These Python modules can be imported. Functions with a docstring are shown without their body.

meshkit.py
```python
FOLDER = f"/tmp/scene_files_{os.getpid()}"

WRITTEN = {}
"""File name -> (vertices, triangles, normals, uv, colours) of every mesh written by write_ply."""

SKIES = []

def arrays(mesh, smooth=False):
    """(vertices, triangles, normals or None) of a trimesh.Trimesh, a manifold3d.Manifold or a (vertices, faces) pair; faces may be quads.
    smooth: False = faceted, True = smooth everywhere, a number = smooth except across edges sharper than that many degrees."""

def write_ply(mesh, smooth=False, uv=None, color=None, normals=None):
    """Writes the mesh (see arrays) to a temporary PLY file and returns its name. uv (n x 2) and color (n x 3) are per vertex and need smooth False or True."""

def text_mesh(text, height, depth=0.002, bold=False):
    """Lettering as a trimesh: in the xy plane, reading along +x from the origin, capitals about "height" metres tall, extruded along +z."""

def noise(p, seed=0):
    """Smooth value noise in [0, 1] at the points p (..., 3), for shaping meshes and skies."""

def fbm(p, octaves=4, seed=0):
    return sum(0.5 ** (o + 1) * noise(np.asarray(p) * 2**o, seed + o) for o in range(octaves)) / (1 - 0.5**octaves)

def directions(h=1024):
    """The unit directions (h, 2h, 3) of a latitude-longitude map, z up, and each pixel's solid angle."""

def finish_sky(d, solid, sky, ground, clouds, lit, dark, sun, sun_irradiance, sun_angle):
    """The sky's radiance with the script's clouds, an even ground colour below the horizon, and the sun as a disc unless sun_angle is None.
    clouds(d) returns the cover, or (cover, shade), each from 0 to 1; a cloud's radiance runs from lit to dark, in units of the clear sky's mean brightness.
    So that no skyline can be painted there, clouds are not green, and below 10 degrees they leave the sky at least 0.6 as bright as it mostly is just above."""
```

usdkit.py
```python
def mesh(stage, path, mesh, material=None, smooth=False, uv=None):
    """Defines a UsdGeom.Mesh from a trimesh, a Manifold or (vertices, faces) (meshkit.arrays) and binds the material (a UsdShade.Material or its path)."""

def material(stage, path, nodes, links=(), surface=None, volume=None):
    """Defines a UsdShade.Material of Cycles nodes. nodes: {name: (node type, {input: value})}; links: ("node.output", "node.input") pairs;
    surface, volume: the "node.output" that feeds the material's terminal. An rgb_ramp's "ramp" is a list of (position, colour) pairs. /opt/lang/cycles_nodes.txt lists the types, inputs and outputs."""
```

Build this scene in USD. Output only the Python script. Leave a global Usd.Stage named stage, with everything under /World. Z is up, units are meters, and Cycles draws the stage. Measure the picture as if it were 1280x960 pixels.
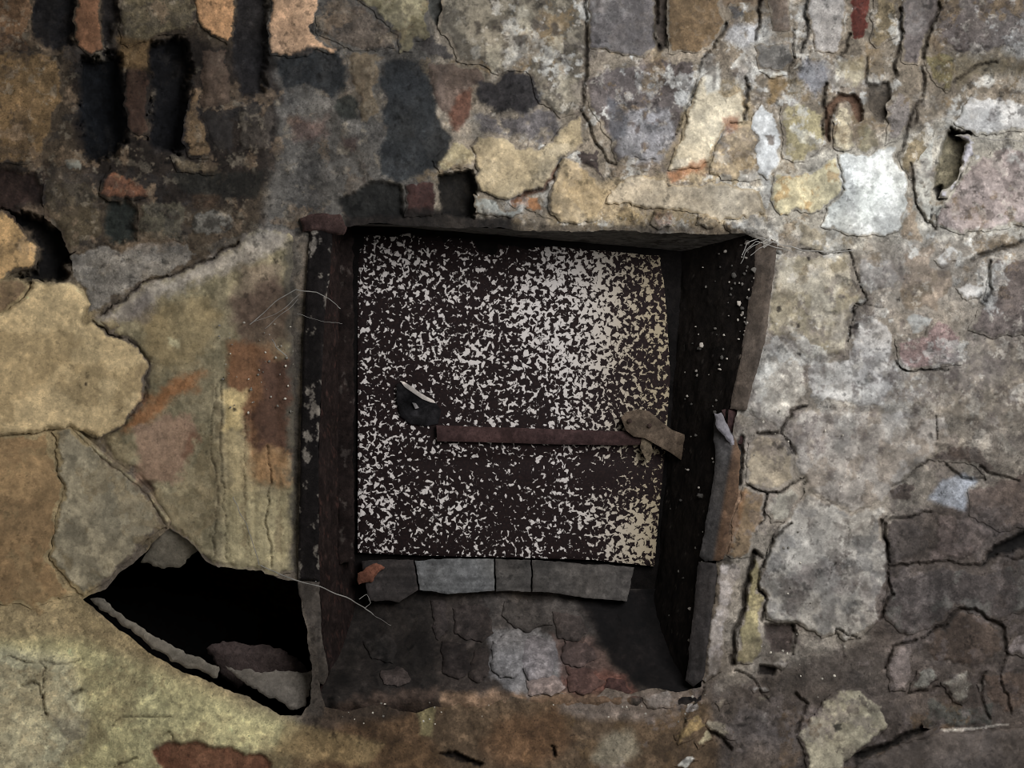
import math, numpy as np, trimesh, usdkit, shapely
from scipy.spatial import Delaunay, cKDTree
from pxr import Usd, UsdGeom, UsdLux, Gf, Sdf, UsdShade, Vt

stage = Usd.Stage.CreateInMemory()
UsdGeom.Xform.Define(stage, '/World')
# ---------------------------------------------------------------- camera, lamp, ambient
D = 1.065                                    # the camera stands this far from the wall face (wall face: y = 0, x right, z up)
cam = UsdGeom.Camera.Define(stage, '/World/camera')
cam.CreateHorizontalApertureAttr(36.0); cam.CreateFocalLengthAttr(36 * D / 1.28)
UsdGeom.Xformable(cam).AddTranslateOp().Set(Gf.Vec3d(0, -D, 0)); UsdGeom.Xformable(cam).AddRotateXOp().Set(90)
cam.CreateExposureAttr(0.0)
LAMP_AT, LAMP_AIM, LAMP_SIZE, LAMP_I, AMBIENT = np.array([.40, -.85, .34]), np.array([.25, 0, .1]), .5, 15.3, .052
lamp = UsdLux.RectLight.Define(stage, '/World/lamp'); lamp.CreateWidthAttr(LAMP_SIZE); lamp.CreateHeightAttr(LAMP_SIZE); lamp.CreateIntensityAttr(LAMP_I)
lamp.CreateColorAttr(Gf.Vec3f(.985, 1.0, 1.045))
f_ = (LAMP_AIM - LAMP_AT) / np.linalg.norm(LAMP_AIM - LAMP_AT); r_ = np.cross(f_, [0, 0, 1]); r_ /= np.linalg.norm(r_); u_ = np.cross(r_, f_)
UsdGeom.Xformable(lamp).AddTransformOp().Set(Gf.Matrix4d(*r_, 0, *u_, 0, *(-f_), 0, *LAMP_AT, 1))
dome = UsdLux.DomeLight.Define(stage, '/World/ambient_light'); dome.CreateIntensityAttr(AMBIENT); dome.CreateColorAttr(Gf.Vec3f(1.0, .985, .95))

def mean_light(x, z):                        # a smooth guess at the light on the photographed wall: turns its tones into plain surface colours
    q = np.array([.72, -1.45, .5])
    dx, dz = x - q[0], z - q[2]; r2 = dx**2 + q[1]**2 + dz**2
    f = np.array([.1, 0, .1]) - q; f /= np.linalg.norm(f)
    return (-q[1]) * (dx * f[0] - q[1] * f[1] + dz * f[2]) / r2**2 * 2.865 + .17

# ---------------------------------------------------------------- noise
_T = np.random.default_rng(7).random((8, 256, 256))
def vn(x, y, seed=0):
    t = _T[seed % 8]; x = x + seed * 17.31; y = y + seed * 9.77
    i, j = np.floor(x).astype(int), np.floor(y).astype(int); u, v = x - i, y - j
    u, v = u * u * (3 - 2 * u), v * v * (3 - 2 * v); i &= 255; j &= 255; i1, j1 = (i + 1) & 255, (j + 1) & 255
    return (t[i, j] * (1 - u) + t[i1, j] * u) * (1 - v) + (t[i, j1] * (1 - u) + t[i1, j1] * u) * v
def fb(x, y, wl, octs=3, seed=0, rough=.5):  # in about [-1, 1]; wl = wavelength in px (mm)
    s, a, n = 0, 1., 0
    for o in range(octs):
        s = s + a * (vn(x / wl * 2**o + o * 3.7, y / wl * 2**o + o * 5.1, seed + o) * 2 - 1); n += a; a *= rough
    return s / n
def sst(a, b, x): t = np.clip((x - a) / (b - a), 0, 1); return t * t * (3 - 2 * t)
def lin(c): c = np.asarray(c, float) / 255; return np.where(c <= .04045, c / 12.92, ((c + .055) / 1.055)**2.4)

def pts(s): return np.array([[float(v) for v in p.split(',')] for p in s.split()])
def P3(px, py, d):                           # wall coordinates (mm from the top left corner) at d mm in front of the wall face -> metres
    k = (D - d / 1000) / D
    return np.stack([(px - 640) / 1000 * k, -d / 1000 + 0 * px, (480 - py) / 1000 * k], -1)
def warp(p, amp=1.0):
    x, y = p[:, 0], p[:, 1]
    return p + amp * np.stack([9 * fb(x, y, 34, 4, 1, .68) + 1.6 * fb(x, y, 5, 2, 4), 9 * fb(x, y, 34, 4, 2, .68) + 1.6 * fb(x, y, 5, 2, 5)], -1)
def dens(poly, step):
    out = []
    for a, b in zip(poly, np.roll(poly, -1, 0)):
        n = max(1, int(np.ceil(np.linalg.norm(b - a) / step))); out.append(a + (b - a) * (np.arange(n) / n)[:, None])
    return np.vstack(out)
def dline(p, line):                          # distance to an open polyline
    d = np.full(len(p), 1e9)
    for a, b in zip(line[:-1], line[1:]):
        ab = b - a; t = np.clip(((p - a) @ ab) / max(ab @ ab, 1e-9), 0, 1); d = np.minimum(d, np.linalg.norm(p - a - t[:, None] * ab, axis=1))
    return d
def sdist(p, poly):                          # > 0 inside
    d = dline(p, np.vstack([poly, poly[:1]])); return np.where(shapely.contains_xy(shapely.Polygon(poly).buffer(0), p[:, 0], p[:, 1]), d, -d)

# ---------------------------------------------------------------- the wall's broad shape, mm towards the viewer
def broad(x, y):
    b = 7 * fb(x, y, 170, 2, 3)
    b = b + 55 * sst(110, -60, x) * sst(230, 330, y)                       # plaster swelling out at the left
    b = b + 65 * sst(800, 1000, y + .35 * x - .0 * x) * sst(460, 200, x)     # the ledge under the hole
    b = b + 38 * sst(868, 985, y) * sst(200, 420, x) * sst(1000, 800, x)
    b = b - 8 * sst(290, 150, y) * sst(520, 350, x)
    return b

OPEN = pts('414,284 470,279 550,284 640,287 720,289 800,289 870,292 925,292 955,300 955,340 947,400 935,450 924,505 916,540 907,600 897,690 887,780 879,858 846,866 820,858 790,868 756,862 740,876 700,866 680,880 640,872 600,886 560,876 520,892 470,880 430,890 406,884 398,850 394,800 396,740 390,690 390,600 392,500 397,420 402,340')
HOLE = pts('103,751 120,742 134,735 150,716 165,703 182,690 198,670 214,660 232,672 247,688 266,708 290,712 312,713 344,719 374,729 378,760 384,790 390,844 388,880 375,892 347,893 312,872 281,860 235,842 190,818 150,790 120,765')
# ---------------------------------------------------------------- tables
# stains, soot, dark bands, painted shade and a painted highlight on whatever lies there: (outline, colour, soft edge, strength)
STAINS_SHADE, DIGS, CRACKS, SLABS = [], [], [], []
def T(s, c, soft=8, a=.8, w=1.0, mf=0): STAINS_SHADE.append((pts(s), c, soft, a, w, mf))
def R(s, c, dig=20, soft=4, w=1.0): DIGS.append((pts(s), c, dig, soft, w))
def C(s, wd=2.2, dp=7, a=.55, c=(38, 30, 22)): CRACKS.append((pts(s), wd, dp, a, c))
def S(kind, s, H, c, **k): SLABS.append((kind, pts(s), H, c, k))
# broad ground tones of the bare masonry behind everything
T('-80,-80 345,-80 345,300 250,340 -80,340', (72,62,50), 30, 1)
T('330,-80 560,-80 560,290 330,290', (92,88,82), 20, 1)
T('540,-80 1300,-80 1300,300 540,300', (140,129,113), 20, 1)
T('1090,640 1400,560 1400,1100 880,1100 870,870 960,780 1060,800', (86,77,70), 16, 1)
T('940,290 1400,290 1400,580 1120,640 1080,800 900,860', (150,141,128), 25, .9)
T('-100,330 120,360 120,760 320,880 420,930 420,1100 -100,1100', (142,126,95), 25, 1)
T('400,880 880,862 900,930 880,1100 380,1100', (88,72,55), 20, 1)
T('830,90 932,108 950,228 962,282 690,282 702,232 832,214', (180,162,130), 12, .85, 2)
T('100,800 180,832 300,882 370,906 350,1100 -100,1100 -100,800', (170,163,124), 30, .9)
T('-60,800 90,820 110,900 60,1000 -60,1000', (162,156,132), 25, .8)
T('965,190 1060,182 1190,150 1330,130 1330,300 1160,306 1060,316 960,284', (186,180,166), 22, .9, 2)
T('1080,300 1240,296 1330,300 1330,320 1240,330 1160,400 1090,380', (164,156,144), 20, .8, 2)
T('86,66 165,56 240,46 345,66 350,200 300,262 190,262 100,215 88,130', (38,32,28), 16, .9, 2)
T('-40,200 60,206 80,260 60,290 -40,270', (46,37,31), 14, .8, 2)
# --- top left: brick on edge, soot, gaps
S('stone','-40,60 60,66 74,80 76,130 58,190 30,203 -40,208',9,(106,86,60),l='tan pitted stone at the left edge below the gap')
S('stone','-40,-30 44,-30 40,20 33,64 0,70 -40,66',7,(96,74,54))
R('42,-40 94,-40 95,31 86,62 60,64 44,50 38,30',(22,22,24),22,9,2.2)
S('brick','97,-40 124,-40 123,25 130,62 110,72 99,60 95,20',10,(116,84,62),l='orange brick end between two black gaps')
R('126,-40 144,-40 144,31 133,62 126,40',(34,31,30),14,9,2.2)
S('stone','148,-40 231,-40 249,28 236,46 200,46 164,60 146,58',11,(99,89,69),l='grey-brown stone above the black gaps')
T('146,46 190,48 190,90 150,84',(92,73,48),8,.8)
R('101,74 150,66 158,125 159,172 142,198 107,200 102,156',(17,19,22),48,9,2.2)
S('brick','160,76 186,74 187,130 190,180 164,164 158,120',7,(62,46,37))
R('188,52 229,50 236,94 232,140 231,182 216,193 195,184 185,150 190,109',(19,19,21),45,9,2.2)
T('188,134 230,132 230,190 195,190',(46,43,43),14,.8)
S('mortar','239,106 250,108 253,150 268,187 261,197 236,194 230,150',8,(122,100,74),l='thin pale mortar column between two dark gaps')
S('stone','212,197 250,196 286,205 270,218 220,215',9,(96,84,66))
S('brick','233,-40 294,-40 294,28 284,58 272,47 253,36 245,16',12,(166,129,93),l='orange brick stump left of the black strip')
R('297,-40 330,-40 335,72 328,118 302,121 289,69',(36,34,34),22,9,2.2)
S('brick','251,60 286,66 288,132 254,132',6,(76,63,53))
S('brick','254,136 288,136 290,198 271,186 256,168',4,(42,38,35))
S('stone','302,124 336,123 344,140 339,186 319,193 294,187 292,150',7,(64,58,52),l='dark rounded stone below the black strip')
S('brick','334,-40 411,-40 392,19 389,31 401,50 425,63 418,67 394,59 382,67 365,70 337,69',13,(184,152,122),l='broad orange brick with a ragged lower edge')
S('stone','137,204 153,212 172,224 190,235 187,247 150,252 123,249 126,226',15,(127,87,64),l='reddish triangular stone below the black gaps')
R('129,254 166,254 167,298 152,302 134,298',(40,44,40),10,9,2.2)
S('flake','76,202 90,196 103,198 102,214 80,218',6,(112,110,100))
R('-40,212 44,215 52,255 10,262 -40,262',(44,33,29),8,9,2.2)
S('stone','56,226 120,226 124,252 128,300 148,312 120,300 104,310 88,318 78,290 58,268',4,(80,70,54))
S('stone','168,256 224,250 236,262 230,300 200,300 170,298',5,(86,80,66))
S('stone','238,268 262,258 290,262 300,282 262,300 240,298',6,(98,94,86),m=(60,56,50),mf=.4,ms=10)
T('210,218 330,214 322,246 250,252 226,236',(34,33,29),8,.85)
T('240,244 276,246 268,262 244,260',(60,46,34),6,.6)
R('4,262 34,266 58,276 76,293 88,321 84,346 60,352 40,352 20,345 44,338 52,310 40,290 20,278',(10,10,11),42,9,2.2)
S('plaster_patch','-50,258 2,262 16,272 28,288 41,297 51,313 48,333 31,341 16,343 0,357 -50,365',26,(163,135,95),l='peach plaster flake curling out at the left edge above the black gap')
S('plaster_patch','-40,352 12,349 28,349 38,362 22,378 0,394 -40,400',14,(112,94,72))
S('stone','87,321 106,312 134,303 150,314 169,303 200,300 236,302 250,318 231,337 200,350 164,361 139,373 126,391 109,397 103,365 88,348',6,(122,116,107),l='smooth grey stone above the sloping plaster edge')
S('stone','262,306 300,290 340,276 376,272 372,282 318,288 268,322 252,322',3,(74,68,60))
# --- top, grey-green part
T('360,150 412,150 412,176 372,178',(86,66,58),14,.6,2.4)
T('428,172 450,170 446,188 432,184',(66,46,42),8,.6,2)
T('480,74 507,72 523,81 539,109 548,150 567,175 557,194 539,212 501,228 473,219 476,187 489,162 474,137 482,119 473,100',(40,42,43),7,.95,1.6)
T('345,74 389,58 420,66 432,81 429,109 414,125 401,119 382,106 355,109',(39,41,42),6,.95,1.5)
T('420,125 439,119 448,131 445,147 429,150 417,137',(44,46,42),4,.9)
S('plaster_patch','439,64 470,69 494,69 474,81 477,103 471,119 477,138 462,154 451,150 445,119 436,100',5,(106,94,77))
S('stone','393,17 451,6 470,19 495,44 491,60 470,67 442,66 402,46',7,(92,83,74),l='grey stone right of the broad orange brick')
S('plaster_patch','412,-40 520,-40 536,19 539,46 520,50 514,65 496,66 496,44 473,20 452,2',8,(142,134,108),l='pale olive plaster tongue hanging from the top edge',m=(112,104,80),mf=.4,ms=18)
R('522,-40 551,-40 557,19 545,34 537,19',(76,76,71),9)
S('stone','520,53 539,42 566,59 566,74 540,75',4,(76,71,67))
S('plaster_patch','559,-40 725,-40 728,30 730,60 731,92 733,128 720,146 704,152 676,128 664,94 636,86 618,92 598,78 568,74 567,58 546,36',9,(134,126,110),m=(88,82,72),mf=.5,ms=14,l='mottled grey and cream plaster with dark pits at the top')
S('brick','534,79 566,77 598,82 606,98 589,116 592,147 564,160 546,131 533,100',6,(99,85,75))
T('570,116 592,112 592,140 586,153 576,170 566,167 561,140',(96,64,50),7,.8,2.2)
T('594,103 620,104 636,87 661,94 673,112 676,131 657,144 620,141 600,131',(43,41,43),7,.95,1.8)
T('595,142 640,146 690,134 697,172 673,181 657,169 632,169 600,162',(97,92,91),6,.9,1.4,.3)
S('plaster_patch','593,180 604,168 632,171 645,184 670,187 692,178 706,160 727,147 730,178 718,190 702,200 692,220 676,234 655,242 640,250 625,249 606,239 593,222',16,(174,158,127),nf=1,wear=3.5,l='cream plaster slab with a scalloped lower edge above the opening')
S('plaster_patch','540,199 555,186 567,176 591,178 596,200 589,211 564,208 549,215',11,(167,154,122),l='small pale plaster flake left of the cream slab')
R('549,218 589,214 595,231 594,252 592,272 570,272 551,268',(20,18,16),32,3)
S('brick','507,232 545,226 547,267 507,270',8,(63,43,39),l='maroon brick beside a square black gap')
R('470,226 503,232 503,270 440,272 420,250',(30,30,28),12,6)
S('flake','594,243 620,251 629,262 651,259 654,266 620,271 599,269',9,(154,154,145),l='bluish white lime flake on the lip of the opening')
S('plaster_patch','634,252 668,241 682,258 690,274 664,264 644,258',7,(156,114,80))
S('plaster_patch','686,258 689,241 696,216 707,193 721,201 746,226 764,237 756,253 749,276 702,279',15,(168,149,116),nf=1,wear=3.5,l='tan stone-like plaster block right of the rusty crack')
S('plaster_patch','764,235 790,220 831,220 836,232 906,229 949,238 958,260 940,276 909,276 859,267 815,260 777,252 758,252',11,(182,169,146),nf=1,wear=3.5,l='long cream plaster strip above the right half of the opening')
S('stone','715,188 746,184 749,200 762,230 743,219 722,201',5,(72,63,59))
S('stone','822,266 836,262 850,268 850,280 826,284 815,278',12,(150,130,112),m=(110,70,60),mf=.4,ms=6)
S('stone','872,268 884,264 898,270 902,279 886,284 870,280',14,(152,140,120),l='small pale pebble on the lip of the opening')
S('stone','934,270 950,264 954,284 942,290 930,286',12,(128,116,100))
S('stone','776,256 808,262 812,280 776,282 756,276',7,(150,132,100))
S('stone','908,280 935,274 960,292 988,312 976,318 950,304 920,296',12,(104,95,84))
S('plaster_patch','896,82 899,103 906,119 931,117 927,150 910,156 899,178 887,202 856,210 836,209 846,184 856,169 865,131 878,100',13,(208,196,170),nf=1,wear=3.5,l='tall cream plaster wedge with a white tip')
T('880,92 898,80 902,112 884,118',(212,208,196),6,.9)
T('834,214 859,206 887,200 884,214 859,222 834,226',(164,112,76),9,.7,2)
T('903,152 925,148 925,164 905,168',(160,112,84),9,.7,2)
T('842,198 862,196 858,206 842,210',(206,196,176),4,.8)
S('plaster_patch','928,152 942,150 945,187 949,224 906,227 888,216 899,180 912,160',10,(184,165,134))
S('limewash_flake','938,147 952,129 971,141 977,175 974,206 962,227 946,216 943,175',9,(208,208,204),nf=1,wear=3.5,l='upright white lime flake with a small dark pit')
R('957,168 968,168 968,182 960,184',(120,110,100),8,3)
T('958,170 968,170 967,182 960,184',(112,102,92),2,.9)
S('brick','733,-40 812,-40 817,25 823,58 809,69 777,67 735,56',8,(103,98,96),l='slate-grey brick on end at the top edge')
S('brick','836,-40 890,-40 905,31 887,58 865,69 836,66',8,(116,96,71),l='brown brick on end at the top edge')
R('813,-40 834,-40 833,60 825,68',(78,68,60),10)
S('stone','732,95 771,79 827,73 870,76 873,103 859,144 846,176 821,200 790,194 778,202 759,175 735,134',8,(101,93,89),m=(84,76,72),mf=.45,ms=26,l='large slate-grey and purple stone left of the cream wedge')
T('787,134 840,137 842,175 824,202 787,205 771,187',(146,144,144),8,.85,1,.25)
T('759,119 784,137 786,169 765,175',(80,82,86),6,.7)
S('stone','790,198 827,198 834,215 796,218 766,226 759,204',5,(127,114,97))
S('stone','912,6 936,6 933,28 906,31',5,(75,74,72))
T('914,34 946,31 949,50 930,62 905,52',(180,180,180),8,.8,1,.2)
S('brick','940,57 983,54 989,78 974,87 946,84',7,(112,108,102))
S('brick','955,-40 989,-40 986,37 964,37',7,(112,98,86))
S('brick','1014,-40 1058,-40 1055,31 1049,62 1018,62 1011,37',8,(164,159,153),l='pale grey brick beside the red brick')
S('brick','1061,-40 1094,-40 1086,31 1080,49 1067,50 1061,44',6,(98,52,43),l='red brick on end at the top edge')
S('stone','1095,-40 1124,-20 1123,16 1120,47 1096,61 1087,53 1090,25',9,(142,127,100))
S('brick','1132,-40 1174,-40 1170,31 1149,80 1128,75 1127,31',8,(112,104,100),l='grey-purple brick on end left of the sloping joint')
S('stone','1183,-40 1340,-40 1340,72 1280,72 1249,62 1205,69 1181,58 1161,73',7,(114,106,100),m=(98,90,86),mf=.4,ms=30,l='broad grey stone in the upper right corner')
S('stone','1156,72 1177,60 1196,73 1192,103 1180,115 1161,100',8,(128,118,87),l='moss-tinted stone under the grey corner stone')
R('893,-40 953,-40 950,4 905,10',(112,96,78),5)
S('limewash_flake','949,88 986,88 1005,67 1002,84 986,94 961,97',8,(204,200,186))
T('960,100 986,100 977,125 961,128',(128,106,72),7,.8,2)
T('1002,72 1030,72 1033,103 1017,122 1002,106',(130,134,142),9,.65,2)
S('plaster_patch','1047,76 1080,73 1083,106 1061,111 1042,108',6,(178,168,144))
T('1046,74 1080,72 1080,86 1050,88',(128,116,90),6,.7)
R('1032,136 1046,118 1072,116 1078,140 1076,160 1070,150 1060,128 1048,128 1038,150 1036,176 1030,170',(92,70,55),14,3)
S('stone','1040,141 1049,127 1061,128 1069,147 1069,182 1052,190 1040,178',13,(178,168,144),l='pale half-round brick end in a brown hollow')
T('1058,119 1074,119 1074,140 1066,135',(132,90,70),4,.8)
R('1084,106 1111,101 1113,137 1099,154 1084,134',(94,85,74),14)
S('stone','1106,134 1121,113 1146,126 1142,147 1127,171 1106,180 1109,156',9,(134,126,119),l='purple-grey knobbly stone in the upper right')
S('plaster_patch','977,129 1027,132 1032,175 1006,202 978,200',7,(165,155,122),l='olive plaster patch right of the upright white flake')
S('plaster_patch','1084,150 1096,158 1102,180 1080,188 1072,184 1072,152',5,(150,142,118))
S('plaster_patch','1043,190 1080,192 1124,176 1118,200 1131,225 1137,256 1122,284 1105,292 1070,294 1024,282 1036,258 1056,237',9,(224,225,219),m=(210,212,205),mf=.35,ms=30,nf=1,wear=3.5,l='bright white limewash patch in the upper right')
S('plaster_patch','972,221 1000,216 1018,212 1042,192 1054,236 1036,256 1018,266 974,267 963,246',10,(208,198,164),nf=1,wear=3.5,l='yellow-white crusted plaster at the upper right corner of the opening',m=(186,160,116),mf=.3,ms=14)
R('1026,212 1032,210 1035,222 1029,228',(20,18,16),22,2)
R('1031,238 1036,236 1037,244 1033,246',(30,26,22),12,2)
S('stone','1131,175 1155,158 1155,187 1139,230 1128,219 1122,200',8,(132,120,97))
S('plaster_patch','1193,154 1211,120 1252,117 1300,132 1300,160 1249,169 1217,169 1206,164',10,(200,197,191),l='white plaster patch above the hollow tube end')
R('1188,164 1207,169 1203,210 1190,230 1172,248 1166,232 1168,215 1177,187',(122,114,92),26,5)
R('1187,162 1212,164 1212,170 1196,176 1188,172',(26,22,20),16,2)
R('1165,236 1178,232 1180,246 1172,250',(30,26,24),16,2)
S('limewash_flake','1193,170 1211,170 1217,178 1212,206 1200,225 1187,247 1175,249 1178,238 1196,225 1204,200 1207,177',19,(200,197,201),l='white curved lip on the right of the hollow')
S('plaster_patch','1214,204 1249,186 1330,184 1330,284 1280,283 1206,296 1163,282 1182,252 1202,226',9,(170,157,150),m=(150,138,132),mf=.4,ms=16,l='pinkish grey plaster right of the hollow')
S('flake','1216,194 1228,196 1232,206 1220,208',5,(206,204,200))
S('flake','1240,200 1262,202 1266,210 1244,212',5,(200,198,194))
S('plaster_patch','1148,186 1176,158 1166,219 1166,252 1191,260 1165,286 1147,256 1140,232',7,(184,182,172),l='narrow pale plaster left of the hollow')
S('plaster_patch','1131,245 1146,250 1149,300 1127,300 1124,284',5,(168,152,131))
# --- right wall
S('plaster_patch','967,316 1010,318 1061,320 1066,349 1082,371 1064,395 1057,443 1006,452 984,426 960,420 966,365',6.5,(178,169,150),l='cream plaster right of the top of the right jamb',m=(148,138,116),mf=.4,ms=22)
S('plaster_patch','956,425 983,427 1006,453 1009,490 1000,508 978,536 950,521 932,509 944,465',6.5,(170,163,151),m=(184,178,166),mf=.35,ms=8,l='gritty pale plaster above the notch in the right jamb')
S('plaster_patch','1009,453 1058,444 1066,398 1099,396 1117,415 1114,440 1128,466 1108,508 1055,506 1010,495',6,(192,188,182),m=(138,134,128),mf=.35,ms=16)
S('plaster_patch','1068,319 1111,324 1124,346 1117,359 1083,366 1068,350',6,(164,159,152))
S('plaster_patch','1000,276 1062,296 1062,316 1010,314 992,306',6,(160,150,130))
S('flake','1136,394 1174,393 1160,418 1136,418',5,(170,170,165))
S('stone','1117,421 1161,419 1177,388 1199,421 1201,456 1161,461 1128,456',8,(144,124,119),l='pinkish stone set in the plaster on the right')
S('stone','1237,326 1340,306 1340,430 1233,420 1211,415 1230,377',9,(110,100,94),l='grey-brown stone at the right edge below the white plaster')
S('limewash_flake','1196,356 1211,349 1233,356 1230,366 1211,375 1202,368',8,(200,195,187),l='small white flake beside the grey-brown stone')
S('limewash_flake','1168,323 1186,306 1199,315 1196,327 1178,334',8,(200,197,190))
S('plaster_patch','1124,318 1166,300 1168,330 1196,334 1194,362 1176,386 1136,390 1122,378 1124,350',5,(156,142,126),m=(132,120,104),mf=.4,ms=14)
S('plaster_patch','1134,464 1204,458 1240,424 1300,424 1300,520 1240,540 1190,520 1140,512 1114,506',5,(146,136,122),m=(122,114,104),mf=.45,ms=20,l='mottled grey-cream plaster at the right edge')
R('1178,496 1194,486 1206,482 1200,496 1182,506',(34,28,24),14,3)
S('plaster_patch','992,567 981,540 1002,511 1042,508 1111,511 1180,521 1192,551 1161,570 1139,588 1105,629 1064,641 1006,610 994,590',6.8,(155,148,139),m=(140,130,118),mf=.38,ms=18,l='upper half of the large pale plaster field, right of the jamb')
S('plaster_patch','966,667 975,655 1006,613 1030,626 1064,643 1105,631 1117,642 1106,649 1109,699 1115,719 1102,747 1100,776 1080,797 1055,804 1039,794 1027,801 1011,785 996,777 959,772 953,754 956,744 948,735 950,713 962,685',14,(160,154,144),m=(128,124,118),mf=.4,ms=22,l='lower half of the large pale plaster field with a broken lower edge')
S('plaster_patch','933,552 946,542 979,543 991,567 992,599 985,608 958,613 931,605',7,(154,142,122),l='square cream plaster block beside the right jamb')
S('plaster_patch','927,608 955,615 957,627 950,661 942,696 917,702 908,696 921,636',7,(122,104,82),l='tan plaster block with a rusty left side below the cream block')
T('919,612 932,612 926,650 914,694 906,694',(122,88,58),6,.6)
S('plaster_patch','959,615 986,609 998,614 989,649 972,654 961,661 957,640',9,(150,145,133))
S('plaster_patch','897,702 918,705 925,710 920,735 910,785 907,829 886,854 878,847 888,763',15,(146,137,128),l='pale grey plaster strip along the lower right jamb',m=(168,160,154),mf=.35,ms=14)
S('plaster_patch','944,696 954,714 948,738 958,751 950,776 958,786 954,816 942,829 922,829 929,754 936,707',10,(144,134,102),l='slender olive plaster strip between two long cracks')
# lower right
S('stone','1112,614 1130,600 1146,605 1139,627 1113,627',5,(86,76,69))
S('stone','1109,650 1149,647 1167,677 1146,701 1112,704',4,(74,67,62),l='dark square stone right of the large plaster field')
S('stone','1162,571 1192,554 1224,556 1257,583 1236,599 1217,584 1196,580',8,(86,75,67))
T('1178,602 1205,590 1221,599 1208,614 1205,638 1180,632 1161,624',(150,154,160),7,.85)
S('stone','1212,609 1300,583 1300,655 1249,664 1209,646',7,(101,89,81),l='brown stone at the right edge above the black hole')
S('stone','1168,640 1206,648 1246,664 1220,690 1200,704 1158,704 1170,680',6,(104,92,86),m=(84,74,68),mf=.4,ms=8)
R('1225,706 1242,681 1300,656 1300,682 1249,692',(28,26,24),26,4)
S('stone','1114,722 1180,708 1230,714 1300,690 1300,760 1252,776 1196,762 1160,790 1120,790 1104,772',7,(76,69,65),m=(92,88,82),mf=.35,ms=30,l='wide flat grey stone right of the plaster field')
S('stone','1197,767 1217,763 1249,782 1252,818 1217,837 1155,828 1153,801 1181,782',5,(82,70,61),l='dark brown stone in the lower right')
S('stone','1131,866 1146,839 1164,835 1175,847 1156,860',16,(126,123,114),l='pale leaf-shaped stone in the lower right')
S('stone','1175,854 1205,840 1216,854 1202,879 1190,876',15,(126,121,111),l='pale heart-shaped stone beside the leaf-shaped one')
S('flake','1217,855 1233,853 1233,860 1221,863',8,(150,140,130))
S('stone','1106,835 1117,808 1142,807 1139,835 1130,862 1109,859',9,(110,100,94))
S('stone','1252,816 1264,797 1320,785 1320,830 1280,824',10,(124,114,109))
S('stone','1224,842 1256,838 1300,840 1300,880 1260,890 1236,880',4,(92,78,68))
S('stone','1154,871 1190,880 1242,877 1242,906 1180,909 1154,909',4,(74,72,66))
S('plaster_patch','993,922 1014,898 1036,872 1052,863 1074,864 1098,872 1104,888 1113,907 1099,922 1074,938 1056,953 1052,975 1017,975 1000,941',15,(156,148,127),l='round cream plaster flake with a small hole in the lower right',m=(138,130,110),mf=.3,ms=20)
R('1039,905 1053,903 1056,912 1044,918',(40,38,32),18,3)
T('1040,906 1053,904 1055,912 1045,916',(46,44,38),2,.9)
S('plaster_patch','1050,968 1080,951 1152,924 1177,914 1261,908 1340,902 1340,1000 1050,1000',20,(86,78,72),nf=1,wear=2.5,l='sloping grey-beige slab in the lower right corner',e=6)
T('1174,912 1262,905 1262,907 1180,915',(180,172,160),2,.7,.5)  # bright line: light catching the top edge of the slab, painted into the colour
R('1064,946 1120,922 1168,900 1172,906 1130,926 1082,950',(30,26,22),14,4)  # sunk gap along the slab edge, with its shadow painted in dark
S('stone','965,829 977,821 986,829 974,838',12,(156,148,138))
R('949,829 970,835 967,847 949,844',(44,38,34),14,3)
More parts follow.
